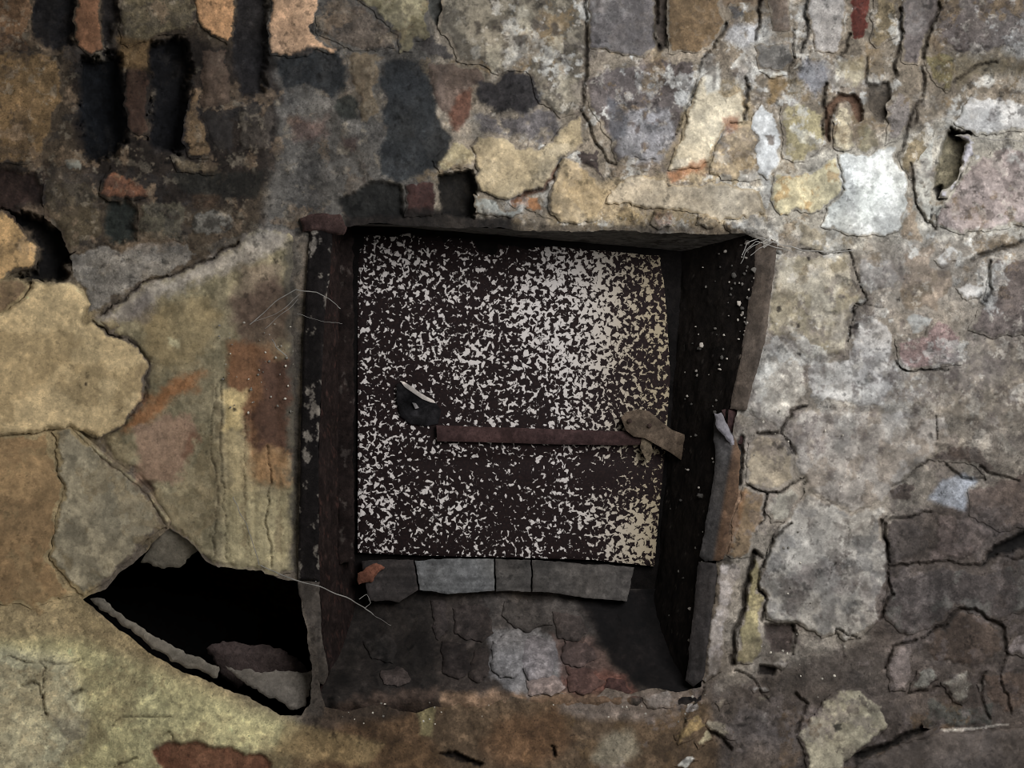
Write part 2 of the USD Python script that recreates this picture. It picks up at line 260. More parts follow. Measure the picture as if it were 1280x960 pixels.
R('957,778 992,779 989,816 967,813 957,797',(72,62,57),11,4)
S('flake','936,862 955,856 957,862 940,866',8,(160,154,146))
S('flake','944,870 958,868 956,876 946,876',7,(130,122,106))
S('stone','859,879 874,876 881,891 859,894',7,(142,134,126))
S('stone','895,880 912,869 916,876 899,891',7,(146,134,117))
S('stone','887,901 905,906 921,919 918,926 896,926 881,910',8,(136,126,108))
S('stone','859,901 874,897 881,910 871,919 849,932 844,919',9,(134,113,78))
S('stone','865,926 884,916 888,926 868,938',10,(158,146,117),l='small pale square stone at the bottom')
S('stone','800,872 828,862 846,862 840,884 810,886',8,(132,126,118))
S('flake','845,958 862,946 870,948 856,962',9,(176,172,162))
S('flake','948,895 960,892 958,902 950,902',6,(130,122,112))
# bottom centre and left
T('640,890 700,892 720,920 680,960 620,960 600,920',(100,74,52),22,.6,2.5)
T('400,860 520,880 540,930 420,930 372,920',(54,45,38),18,.8)
T('372,920 520,890 560,960 520,1000 300,1000 330,940',(80,60,40),18,.7)
T('700,860 860,864 820,900 740,900 700,890',(124,112,102),14,.7)
T('752,920 790,912 800,940 770,960 740,950',(124,116,98),14,.7)
T('522,876 544,876 540,920 526,916',(130,120,86),6,.7)
T('360,900 480,930 460,960 340,940',(126,108,76),10,.6)
R('189,936 204,928 226,930 244,925 262,932 281,934 306,943 325,941 338,956 320,1000 214,1000 206,962 196,950',(97,63,46),7,5)
T('192,931 212,928 214,952 200,958',(92,84,76),5,.8)
R('546,941 570,938 586,946 606,954 600,958 576,950',(24,18,14),12,2)
R('690,930 694,932 697,944 692,946',(22,16,12),12,2)
C('8,824 30,828 52,832 58,850 56,880',2,5,.6); C('50,830 66,828 104,829',2,4,.5); C('24,856 52,856 54,870 60,900',3,6,.55); C('92,872 106,866',4,6,.6)
C('140,905 152,896 176,893 220,897',2,4,.5); C('200,920 212,912 216,926',2,4,.4); C('140,957 160,950 174,944',2.5,5,.5)
T('60,890 110,900 100,940 80,930',(104,98,84),10,.6,1.8,.4)
T('40,700 54,706 52,720 44,716',(92,74,50),3,.7); T('78,690 92,700 90,714 80,706',(92,80,58),4,.6); T('40,744 56,764 50,770 40,760',(108,86,58),4,.6)
# left: plaster mass
S('plaster_patch','-60,392 0,392 22,379 38,364 46,350 70,352 86,351 102,360 111,380 106,401 118,402 134,413 146,422 160,425 180,440 187,457 182,490 168,510 152,535 119,546 92,538 72,540 60,536 20,545 -60,560',22,(172,153,117),e=7,nf=1,wear=3.5,l='large cream plaster flake with rounded lobes at the left',m=(152,133,99),mf=.4,ms=40)
S('plaster_patch','126,400 138,388 150,392 153,405 144,418 134,412',12,(140,126,96))
S('plaster_patch','-60,552 20,545 58,540 62,560 82,605 63,699 70,720 90,742 40,760 -60,750',8,(134,111,80),e=8,l='warm tan plaster swelling at the left edge',m=(120,98,70),mf=.4,ms=60)
S('plaster_patch','64,540 88,536 130,570 187,618 212,656 194,667 175,681 160,696 134,727 103,748 80,722 64,699 82,605',13,(140,130,108),l='grey triangular plaster fold above the dark hole',m=(112,104,86),mf=.35,ms=24)
S('plaster_patch','85,533 92,534 124,560 164,592 188,614 216,652 210,660 184,620 124,572',15,(142,132,106),l='thin pale ridge running diagonally across the left plaster',w=.3)
# panel left of the opening
S('plaster_patch','112,408 137,384 165,362 200,351 235,338 265,325 300,300 320,289 345,286 366,289 372,330 370,400 371,500 371,600 370,716 330,717 300,715 280,713 264,706 240,684 214,656 188,614 160,588 118,549 150,532 180,495 188,455 160,425',6,(132,122,97),e=8,l='rust-streaked plaster panel with upright ribs left of the opening',rib=1,m=(108,100,78),mf=.35,ms=26)
T('128,400 165,364 235,340 320,292 352,290 356,308 300,330 250,352 190,378 150,400',(148,140,130),15,.75,2.4)
T('170,392 220,376 260,372 276,392 260,430 230,462 200,460 180,440',(134,118,86),21,.8,2.4)
T('166,364 186,360 196,384 180,402 150,398',(92,84,80),15,.6,2.4)
T('300,330 350,328 352,370 300,410 286,400 292,360',(118,104,88),18,.8,2.4)
T('290,370 340,350 364,360 362,430 300,430',(80,64,54),21,.85,2.4)
T('153,536 175,507 200,488 225,472 254,462 246,488 216,500 194,516 169,538',(142,96,60),15,.8,2.4)
T('286,428 316,424 344,434 362,452 360,566 322,562 312,600 306,520 286,480',(112,78,54),16,.9,2.4)
T('322,444 364,446 364,564 324,562 316,520 326,480',(76,56,46),14,.85,2.4)
T('278,486 304,488 304,540 280,542',(190,170,124),12,.85,2.4)
T('282,546 316,552 318,620 288,620',(186,168,128),18,.7,2.4)
T('318,562 358,566 362,600 320,600',(156,118,80),18,.7,2.4)
T('280,620 360,610 362,710 282,708',(160,148,114),24,.6,2.4)
T('169,536 200,517 244,520 247,539 231,583 216,604 187,602 175,602 172,567',(140,115,95),10,.9,2.4)
T('236,540 248,540 236,580 226,578',(96,66,50),9,.7,2.4)
T('174,602 196,600 190,616 180,614',(66,50,38),9,.8,2.4)
T('356,300 374,296 374,716 360,712 362,560 358,440',(64,60,54),10,.8,2.4)  # shaded right side of the panel, painted as a darker band
T('206,422 222,422 222,434 208,432',(186,176,140),7,.8,2.4)
C('125,394 165,362 200,351 235,338 265,325 300,299',3,9,.7)
C('150,424 160,426 181,440 187,457 182,492 168,511 152,536 118,549',2,4,.25)
C('119,402 134,414 146,423 156,424',3,8,.6)
# cracks on the right
C('1002,312 1042,316 1061,318 1067,346 1080,365 1083,377 1067,390 1060,409 1058,430',2.2,7,.75)
C('1064,396 1082,382 1104,386',2,5,.6)
C('1005,507 990,517 984,528 978,540 957,541 944,541',4,10,.75)
C('978,541 988,552 995,568',2,6,.6)
C('931,606 958,615 986,608 1002,600 1010,612',2.4,7,.75)
C('957,615 957,630 950,662',2.6,7,.75); C('985,654 972,668 964,676 962,690 949,712 948,735 958,752 950,778',3.5,9,.7)
C('946,690 938,704 931,728 926,756 920,790 917,830',6,14,.8)
C('946,690 952,698',4,9,.8)
C('1166,288 1172,264 1192,258',2,5,.5); C('1164,258 1160,276 1168,290',2.4,7,.6)
C('1216,326 1240,318 1262,308 1290,302',6,10,.75); C('1236,330 1236,360 1230,378',3.5,8,.6)
C('1118,448 1128,458 1160,462 1192,462',2.4,7,.6)
C('1168,520 1172,548',2,6,.6)
C('1172,0 1166,30 1160,56 1154,76',5,12,.75)
C('642,252 655,244 676,235 690,222 698,204',4,8,.7,(96,56,32))
C('1106,650 1108,670 1112,704',4,9,.6); C('1224,585 1262,600 1280,606',3,7,.5)
C('884,918 900,926 912,941',4,9,.7); C('1039,795 1041,786 1060,796 1073,800',2,6,.6)
C('992,778 996,790 990,820',4,8,.7)
C('1042,796 1056,830 1050,860',3,3,.2)
C('932,96 934,128 928,152',4,9,.75); C('1148,140 1146,156',3,8,.6)
C('1064,644 1062,660 1056,690 1060,720',1.6,3,.35); C('1036,730 1040,716 1044,704',1.6,4,.4)
for s_ in ('1074,716 1088,720 1090,738 1070,740','1016,744 1032,742 1034,758 1018,762','1018,800 1036,798 1034,806','976,668 984,666 983,676 976,676','1100,468 1112,462 1110,478','1040,480 1060,478 1056,492 1040,492','1010,382 1018,378 1020,388','1060,512 1070,510 1070,518','1040,650 1090,648 1086,662 1050,666','1076,398 1100,402 1100,416 1080,412','1082,358 1120,352 1122,362 1100,366'):
    T(s_,(84,76,68),6,.55,1.8,.45)
for s_ in ('996,404 1000,404 1000,410 996,410','970,384 976,382 978,388 972,390','1008,320 1012,320 1012,326 1008,326','1118,374 1126,370 1126,376','1060,408 1074,402 1072,412','995,442 1000,440 1000,446','106,477 109,477 109,482 106,482','291,510 295,510 295,514 291,514'):
    T(s_,(34,28,24),1.5,.9,.4)
for s_ in ('614,36 624,32 626,42 618,44','668,80 680,74 682,86 672,90','640,44 660,40 656,58 644,60','592,28 600,26 602,44 594,44','690,30 698,28 698,48 690,48','700,60 712,58 708,80 700,78'):
    T(s_,(62,56,50),4,.8,1.5,.2)
for s_ in ('606,62 622,58 626,80 612,92','680,50 700,46 706,66 690,70','648,8 664,6 668,40 650,40','700,90 716,88 712,120 700,118'):
    T(s_,(176,168,148),6,.6,1.6,.3)
T('430,258 560,262 640,274 660,300 560,300 430,300',(30,25,22),9,.95,1.6)  # very dark band along the top lip of the opening, left half
T('640,280 960,284 960,300 640,300',(70,62,52),5,.7,1.5)  # darker line along the top lip of the opening, right half
C('947,-10 946,30 940,56',4,10,.8); C('1010,-10 1008,40 1000,70',4,10,.75); C('1059,40 1056,64 1046,76',4,9,.7); C('1126,10 1125,60 1118,96 1112,104',4,10,.75)
C('1034,104 1030,126 1028,172',3.5,10,.75); C('1084,72 1084,106',3,8,.6); C('992,40 988,78 978,92',3,8,.6); C('905,32 890,60 872,76',3.5,9,.6); C('816,-10 820,40 824,66',5,10,.6); C('729,-10 731,60 733,96',4,9,.6)
C('731,96 726,140 740,172 762,202 776,206',3,8,.5); C('876,78 872,108 856,146 840,180',3,7,.4); C('1152,84 1150,126 1130,172 1120,196',4,9,.6); C('1190,104 1206,96 1222,84 1252,76',4,9,.6); C('1136,206 1140,232 1146,256 1160,284',3,8,.5)
T('880,86 896,110 894,70 880,70',(84,76,68),5,.7,1.6); T('985,100 1004,104 1002,128 984,126',(106,92,66),6,.6,1.6); T('1090,156 1106,182 1098,190 1084,176',(108,98,84),5,.6,1.6); T('1192,74 1280,76 1280,96 1226,92 1198,110',(112,102,82),7,.7,2)
T('1170,60 1200,70 1250,64 1290,74 1290,86 1200,84',(100,90,72),6,.6,2)
C('926,546 924,572 921,606',6,13,.85,(26,20,16)); C('1105,838 1116,808 1150,799',3,8,.6); C('1152,801 1180,782 1197,766 1218,762 1250,782 1254,820',4,9,.65); C('1130,866 1160,862 1176,856',2,6,.5); C('1168,640 1140,646 1108,650',3,7,.6); C('1113,706 1160,704 1200,706 1224,706',3,7,.6)
C('1100,776 1116,742 1108,700 1110,650',3,8,.6); C('976,720 990,700 1000,690',1.6,4,.4); C('995,868 1010,880 990,920',4,9,.6); C('914,838 940,850 960,880',2.5,6,.5); C('884,860 872,880 858,900 846,930',3,7,.6)
C('1232,842 1222,866 1240,900',3,7,.55); C('1256,818 1250,846 1262,892',3,7,.5); C('1186,580 1200,600 1236,600',3,7,.5); C('1246,692 1270,700 1300,690',2.5,6,.5); C('1158,574 1140,590 1112,612',2.5,6,.5)
T('884,806 960,790 990,830 960,880 900,900 870,880',(82,72,62),14,.5,2,.3); T('1000,808 1060,812 1100,800 1110,860 1060,862 1000,890 975,860',(76,69,62),14,.6,2,.25)
T('372,728 404,728 408,800 414,850 402,896 384,894 384,790 378,750',(58,52,46),6,.9,.8)
C('277,470 276,560 279,640 282,706',1.8,4,.35); C('306,520 304,600 308,660 312,708',1.6,3,.3); C('337,560 335,640 338,712',2,5,.4); C('268,480 266,560 270,640 268,704',1.6,3,.35)
T('266,500 274,500 276,700 268,700',(92,82,62),4,.6,1.4,.45); T('300,560 306,560 310,700 302,700',(98,84,60),3,.5,1.2,.5); T('346,580 352,580 352,700 344,700',(92,78,58),3,.5,1.2,.5)
BASE_STAINS, STAINS_SHADE = STAINS_SHADE[:14], STAINS_SHADE[14:]
# ---------------------------------------------------------------- materials: the surface's own colour (Cd) times fine grain, with fine relief
def masonry(name, grain, bump, rough, spec=.25, scale=420, dist=.0015):
    n = {"c": ("attribute", {"attribute": "Cd"}), "g": ("geometry", {}),
         "n1": ("noise_texture", {"scale": scale, "detail": 4.0, "roughness": .65}), "n2": ("noise_texture", {"scale": scale * .22, "detail": 5.0, "roughness": .6}),
         "r1": ("map_range", {"from_min": .3, "from_max": .7, "to_min": 1 - grain, "to_max": 1 + grain, "clamp": True}),
         "r2": ("map_range", {"from_min": .3, "from_max": .7, "to_min": 1 - grain, "to_max": 1 + grain, "clamp": True}),
         "n3": ("noise_texture", {"scale": 95.0, "detail": 8.0, "roughness": .72}), "n4": ("noise_texture", {"scale": 230.0, "detail": 5.0, "roughness": .7}),
         "r3": ("map_range", {"from_min": .5, "from_max": .53, "to_min": 1 - .75 * grain, "to_max": 1 + .6 * grain, "clamp": True}), "r4": ("map_range", {"from_min": .36, "from_max": .41, "to_min": 1 - 2.2 * grain, "to_max": 1.0, "clamp": True}),
         "m3": ("math", {"math_type": "multiply"}), "m4": ("math", {"math_type": "multiply"}), "a3": ("math", {"math_type": "multiply_add", "value2": .45}),
         "m": ("math", {"math_type": "multiply"}), "v": ("vector_math", {"math_type": "scale"}), "a": ("math", {"math_type": "add"}),
         "b": ("bump", {"strength": bump, "distance": dist}), "p": ("principled_bsdf", {"roughness": rough, "specular_ior_level": spec, "diffuse_roughness": .6})}
    return usdkit.material(stage, '/World/Looks/' + name, n, [("g.position", "n1.vector"), ("g.position", "n2.vector"), ("n1.fac", "r1.value"), ("n2.fac", "r2.value"), ("r1.result", "m.value1"), ("r2.result", "m.value2"),
        ("g.position", "n3.vector"), ("g.position", "n4.vector"), ("n3.fac", "r3.value"), ("n4.fac", "r4.value"), ("r3.result", "m3.value1"), ("m.value", "m3.value2"), ("r4.result", "m4.value1"), ("m3.value", "m4.value2"),
        ("c.color", "v.vector1"), ("m4.value", "v.scale"), ("v.vector", "p.base_color"), ("n1.fac", "a.value1"), ("n2.fac", "a.value2"), ("r3.result", "a3.value1"), ("a.value", "a3.value3"), ("a3.value", "b.height"), ("b.normal", "p.normal")], surface="p.BSDF")
M = dict(plaster=masonry('old_plaster', .13, .45, .9), stone=masonry('old_stone', .2, .8, .9), brick=masonry('old_brick', .16, .6, .85), soot=masonry('sooty_masonry', .22, .7, .95, .1),
         iron=masonry('rusty_iron', .2, .6, .9, .1, 600), timber=masonry('weathered_timber', .16, .5, .85, .2), lime=masonry('lime_flake', .08, .6, .9))
KIND_MAT = dict(stone='stone', brick='brick', plaster_patch='plaster', flake='lime', limewash_flake='lime', mortar='stone')

used = {}
def path_of(name, parent=None):
    base = (str(parent.GetPath()) if parent else '/World') + '/' + name
    used[base] = used.get(base, 0) + 1
    return base if used[base] == 1 else f'{base}_{used[base] - 1:03d}'
def tag(p, label=None, cat=None, group=None, kind=None):
    for k, v in (('label', label), ('category', cat), ('group', group), ('kind', kind)):
        if v: p.SetCustomDataByKey(k, v)
    return p
def thing(name, label, cat, group=None, at=(0, 0, 0)):
    x = UsdGeom.Xform.Define(stage, path_of(name)); tag(x.GetPrim(), label, cat, group)
    return x.GetPrim()
def obj(name, v, f, col, mat, parent=None, smooth=True, label=None, extra=None):
    me = usdkit.mesh(stage, path_of(name, parent), (v, f), mat, smooth)
    UsdGeom.PrimvarsAPI(me).CreatePrimvar("Cd", Sdf.ValueTypeNames.Color3fArray, "vertex").Set(Vt.Vec3fArray.FromNumpy(np.clip(col, .002, .9).astype(np.float32)))
    for k, a in (extra or {}).items():
        UsdGeom.PrimvarsAPI(me).CreatePrimvar(k, Sdf.ValueTypeNames.FloatArray, "vertex").Set(Vt.FloatArray.FromNumpy(a.astype(np.float32)))
    return tag(me.GetPrim(), label)

# ---------------------------------------------------------------- colour and relief in wall coordinates
def in_box(p, poly, m):
    return np.nonzero((p[:, 0] > poly[:, 0].min() - m) & (p[:, 0] < poly[:, 0].max() + m) & (p[:, 1] > poly[:, 1].min() - m) & (p[:, 1] < poly[:, 1].max() + m))[0]
def edge(p, poly, soft, w):
    q = p + w * np.stack([6 * fb(p[:, 0], p[:, 1], 24, 5, 3, .74), 6 * fb(p[:, 0], p[:, 1], 24, 5, 6, .74)], -1)
    return sst(-soft / 2, soft / 2, sdist(q, poly))
CRK = [(warp(dens(l, 4)[:max(2, len(dens(l, 4)) - int(np.ceil(np.linalg.norm(l[-1] - l[0]) / 4)))] if len(l) > 2 else l), wd, dp, a, c) for l, wd, dp, a, c in CRACKS]
def stain_shade(p, c, table):
    for poly, tc, soft, a, w, mf in table:
        i = in_box(p, poly, soft + 18)
        if len(i):
            e = a * edge(p[i], poly, soft, w)
            if mf: e = e * sst(mf - .15, mf + .15, .5 + .8 * fb(p[i, 0], p[i, 1], 9, 3, 5, .6))
            c[i] += (lin(tc) - c[i]) * e[:, None]
    return c
def cracks(p, c, h):
    for l, wd, dp, a, cc in CRK:
        i = in_box(p, l, wd * 2 + 2)
        if len(i):
            d = dline(p[i], l) / (wd * (.34 + .45 * vn(p[i, 0] / 7, p[i, 1] / 7, 2)))
            e = np.clip(1.15 - d, 0, 1); h[i] -= dp * np.clip(e * 1.5, 0, 1)
            if c is not None: c[i] += (lin(cc) - c[i]) * (a * np.clip(e * 1.6, 0, 1))[:, None]
def grainy(p, c, amt=1.0):
    x, y = p[:, 0], p[:, 1]; amt = amt * (1 - .45 * sst(430, 340, x) * sst(330, 430, y))
    v = 1 + amt * (.16 * fb(x, y, 70, 3, 0) + .36 * fb(x, y, 22, 5, 2, .74) + .14 * fb(x, y, 5, 2, 4))
    t = .03 * amt * fb(x, y, 45, 2, 6)
    c = c * v[:, None] * np.stack([1 + t, 1 + 0 * t, 1 - 1.4 * t], -1)
    q = fb(x, y, 30, 6, 6, .68); r = fb(x, y, 15, 5, 3, .66)                                     # thin scales, each a shade apart
    c = c * (1 + .13 * amt * (sst(-.02, .015, q) + sst(.16, .19, q) - sst(-.2, -.17, -q) * 0 - 1.2 * sst(.14, .17, -q)))[:, None] * (1 + .12 * amt * (sst(.1, .13, r) - 1.1 * sst(.12, .15, -r)))[:, None]
    k = sst(-.1, .35, fb(x, y, 60, 3, 5))
    s = fb(x, y, 11, 4, 7, .7); c = c * (1 - .55 * amt * k * sst(.24, .42, s))[:, None]          # dark pits and grit, in clusters
    s = fb(x, y, 9, 3, 1, .65); c = c * (1 + .4 * amt * (1 - k) * sst(.3, .5, s))[:, None]          # pale grains
    return c
FILMS = [  # thin old coats and dirt that run across stones and plaster alike: seed, patch size, threshold, colour, strength, where
    (1, 48, .14, (206, 205, 198), .55, lambda x, y: sst(540, 700, x) * sst(620, 380, y)),
    (3, 62, .21, (110, 101, 96), .45, lambda x, y: sst(640, 760, x)),
    (5, 40, .22, (124, 104, 74), .5, lambda x, y: sst(430, 560, x) * sst(420, 300, y)),
    (6, 54, .14, (46, 44, 43), .45, lambda x, y: sst(600, 480, x) * sst(350, 290, y)),
    (2, 36, .22, (122, 104, 84), .5, lambda x, y: sst(520, 380, x) * sst(340, 290, y)),
    (4, 80, .12, (122, 106, 78), .4, lambda x, y: sst(420, 330, x) * sst(300, 400, y)),
    (2, 15, .20, (98, 89, 85), .5, lambda x, y: sst(930, 980, x) * sst(300, 340, y) * (.25 + .75 * sst(-.1, .2, fb(x, y, 90, 2, 1)))),
    (5, 12, .26, (196, 189, 176), .4, lambda x, y: sst(540, 640, x) * sst(600, 480, y)),
    (3, 13, .22, (58, 50, 43), .5, lambda x, y: sst(330, 290, y) * (.2 + .8 * sst(-.05, .25, fb(x, y, 80, 2, 4)))),
    (1, 14, .26, (126, 116, 100), .4, lambda x, y: sst(560, 480, x) * sst(330, 290, y)),
    (7, 17, .28, (98, 86, 62), .35, lambda x, y: sst(420, 330, x) * sst(300, 400, y)),
    (7, 34, .26, (88, 70, 48), .5, lambda x, y: sst(860, 900, y) * sst(300, 420, x)),
    (0, 26, .26, (74, 65, 59), .5, lambda x, y: sst(880, 1000, x) * sst(380, 480, y) + sst(560, 640, x) * sst(320, 280, y) * .7)]
def films(p, c):
    x, y = p[:, 0], p[:, 1]; h = np.zeros(len(p))
    for s, wl, th, fc, a, where in FILMS:
        f = fb(x, y, wl, 6, s, .66); e = a * sst(th - .02, th + .03, f) * np.clip(where(x, y), 0, 1)
        e = e * (.6 + .6 * sst(-.25, .25, fb(x, y, 10, 3, s + 3, .65)))
        c = c + (lin(fc) - c) * np.clip(e, 0, .9)[:, None]; h += 1.4 * e
    return c, h
def ground(p):
    c = stain_shade(p, np.tile(lin((100, 90, 78)), (len(p), 1)), BASE_STAINS)
    return c * (1 - .2 * sst(-.08, .12, fb(p[:, 0], p[:, 1], 38, 4, 5, .6)))[:, None]
def base_relief(x, y):
    return broad(x, y) - 2.5 + 2.2 * fb(x, y, 60, 3, 4) + 2.0 * fb(x, y, 18, 3, 1, .6) + .9 * fb(x, y, 6, 2, 2) + (.7 + .6 * sst(500, 300, y)) * 2.4 * fb(x, y, 12, 4, 6, .7) * sst(60, 420, x)
def albedo(p, c, k=1.0):
    return c / (k * mean_light((p[:, 0] - 640) / 1000, (480 - p[:, 1]) / 1000))[:, None]
def mesh2d(outline, step, holes=(), rng=None, inner=None):
    """triangulates the outline (already dense), with a jittered grid inside"""
    poly = shapely.Polygon(outline, holes).buffer(0)
    x0, y0, x1, y1 = poly.bounds
    if inner is None:
        gx, gy = np.meshgrid(np.arange(x0, x1, step), np.arange(y0, y1, step * .87)); gx[1::2] += step / 2
        g = np.stack([gx.ravel(), gy.ravel()], -1)
    else: g = inner
    g = g + (rng or np.random.default_rng(3)).uniform(-.22, .22, g.shape) * step
    g = g[shapely.contains_xy(poly.buffer(-step * .55), g[:, 0], g[:, 1])]
    ring = [np.asarray(r.coords)[:-1] for gg in getattr(poly, 'geoms', [poly]) for r in (gg.exterior, *gg.interiors)]
    v = np.vstack(ring + [g]); f = Delaunay(v).simplices
    cen = v[f].mean(1); f = f[shapely.contains_xy(poly, cen[:, 0], cen[:, 1])]
    a = v[f]; cr = (a[:, 1, 0] - a[:, 0, 0]) * (a[:, 2, 1] - a[:, 0, 1]) - (a[:, 1, 1] - a[:, 0, 1]) * (a[:, 2, 0] - a[:, 0, 0])
    f = np.where((cr > 0)[:, None], f[:, ::-1], f)                                        # px space has y down: faces look at the viewer
    return v, f, ring
def skirted(v, f, ring, d, back, lift=P3):
    """the surface at depth d plus side walls down to depth back"""
    P, F, n, k = [lift(v[:, 0], v[:, 1], d)], [f], len(v), 0
    src = np.arange(len(v))
    for r in ring:
        m = len(r); i = np.arange(m) + k
        bk = back[i] if np.ndim(back) else np.full(m, back)
        P += [lift(r[:, 0], r[:, 1], d[i]), lift(r[:, 0], r[:, 1], bk)]; src = np.concatenate([src, i, i])   # rim doubled: a sharp arris
        i2, j = np.arange(m) + n, np.arange(m) + n + m
        a, b = i2, np.roll(i2, -1); c, e = j, np.roll(j, -1)
        F += [np.stack([a, b, e], -1), np.stack([a, e, c], -1)]; n += 2 * m; k += m
    P, F = np.vstack(P), np.vstack(F)
    return P, F, src
def slab(kind, outline, H, col, parent, mat, label=None, m=None, mf=.35, ms=22, w=1.0, e=3.5, rib=0, step=1.85, back=-14, depth=None, rough=1.0, light=1.0, clip=True, stains=True, amt=1.0, grain=None, name=None, wear=6.0, nf=0):
    o = warp(dens(outline, 2.2), w) if w else dens(outline, 2.2)
    poly = shapely.Polygon(o).buffer(0)
    if clip: poly = poly.difference(SOLIDS)
    if poly.geom_type != 'Polygon': poly = max(poly.geoms, key=lambda g: g.area)
    o = dens(np.asarray(poly.exterior.coords)[:-1], 2.4)
    v, f, ring = mesh2d(o, step)
    de, _ = cKDTree(np.vstack(ring)).query(v); x, y = v[:, 0], v[:, 1]
    base = base_relief(x, y) if depth is None else depth(x, y)
    if depth is None: rough = .45 * rough
    rim = np.sqrt(np.clip(de / e, 0, 1)) if H > 4.6 or depth is not None else sst(0, 9, de)
    h = base + (H * (.4 + .6 * rim) if H > 4.6 or depth is not None else .4 + H * rim) + rough * (1.7 * fb(x, y, 34, 3, 2, .55) + .9 * fb(x, y, 9, 3, 5, .6)) * np.clip(de / 4, .2, 1)
    if rib: col_rib = 1 + .22 * fb(x / 5, y / 260, 1, 4, 3, .6) + .1 * fb(x / 2.5, y / 60, 1, 3, 5)
    if rib: h = h + 4.5 * np.abs(np.sin((x - 272 - .02 * y) / 32 * math.pi)) * sst(255, 275, x) * sst(380, 470, y) - 5 * sst(356, 372, x)
    c = np.tile(lin(col), (len(v), 1))
    if m is not None: c += (lin(m) - c) * (.85 * sst(.62 - mf - .12, .62 - mf + .12, .5 + .75 * fb(x, y, ms, 4, int(abs(outline[0, 0])) % 7, .6)) * 1)[:, None] if False else (lin(m) - c) * (.9 * sst(-.1, .1, fb(x, y, ms, 4, int(abs(outline[0, 0])) % 7, .6) - (.5 - mf) * .8))[:, None]
    if stains:
        g = sst(.35, .75, de / wear + 1.15 * fb(x, y, 13, 4, 3, .65)); g0 = ground(v); c = g0 + (c - g0) * g[:, None]
        h = h - np.clip(1 - g, 0, 1) * np.minimum(3, .35 * H) * np.clip(de / 3, 0, 1)
        c1, fh = films(v, c); k = .15 if nf or kind == 'brick' else 1.0; c = c + (c1 - c) * k; h = h + fh * k; c = stain_shade(v, c, STAINS_SHADE); cracks(v, c, h)
    if grain is not None: c = grain(v, c)
    if rib: c = c * (1 + (col_rib - 1) * (.35 + .65 * sst(240, 275, x)))[:, None]
    c = albedo(v, grainy(v, c, amt), light)
    P, F, src = skirted(v, f, ring, h, (base[:len(np.vstack(ring))] + back))
    return obj(name or kind, P, F, c[src], mat, parent, True, label)

OPENW, HOLEW = warp(dens(OPEN, 2.2), .45), warp(dens(HOLE, 2.2), .6)
SOLIDS = shapely.union(shapely.Polygon(OPENW).buffer(0), shapely.Polygon(HOLEW).buffer(0))

# ---------------------------------------------------------------- the wall
rng = np.random.default_rng(11)
ax = np.concatenate([-60 - np.cumsum(np.geomspace(2.4, 40, 36))[::-1], np.arange(-60, 1340, 2.0), 1340 + np.cumsum(np.geomspace(2.4, 40, 36))])
ay = np.concatenate([-50 - np.cumsum(np.geomspace(2.4, 40, 30))[::-1], np.arange(-50, 1010, 2.0), 1010 + np.cumsum(np.geomspace(2.4, 40, 30))])
gx, gy = np.meshgrid(ax, ay); g = np.stack([gx.ravel(), gy.ravel()], -1)
frame = dens(np.array([[ax[0], ay[0]], [ax[-1], ay[0]], [ax[-1], ay[-1]], [ax[0], ay[-1]]]), 40)
holes = [np.asarray(gg.exterior.coords) for gg in getattr(SOLIDS, 'geoms', [SOLIDS])]
v, f, ring = mesh2d(frame, 2.0, holes, rng, g)
x, y = v[:, 0], v[:, 1]
h = base_relief(x, y); c, fh = films(v, ground(v)); h += fh
c = stain_shade(v, c, STAINS_SHADE)
for poly, tc, dig, soft, w in DIGS:
    i = in_box(v, poly, soft + 12)
    if len(i):
        e = edge(v[i], poly, soft, w); h[i] -= dig * e; c[i] += (lin(tc) - c[i]) * (.95 * e)[:, None]
cracks(v, c, h)
c = albedo(v, grainy(v, c, 1.15))
back = np.full(sum(map(len, ring)), -40.)
P, F, src = skirted(v, f, ring, h, back)
wall = obj('wall_front', P, F, c[src], M['stone'])
tag(wall, 'crumbling brick and stone wall with patches of old plaster around a recess', None, None, 'structure')
seen = set()
for n, (kind, o, H, col, k) in enumerate(SLABS):
    k = dict(k); lab = k.pop('l', None)
    k.setdefault('wear', 3.5 if kind in ('brick', 'flake', 'limewash_flake') else 6.0)
    slab(kind, o, (H * .62 if H < 18 else H * .8) + .11 * (n % 9), col, wall, M[KIND_MAT[kind]], lab, **k)

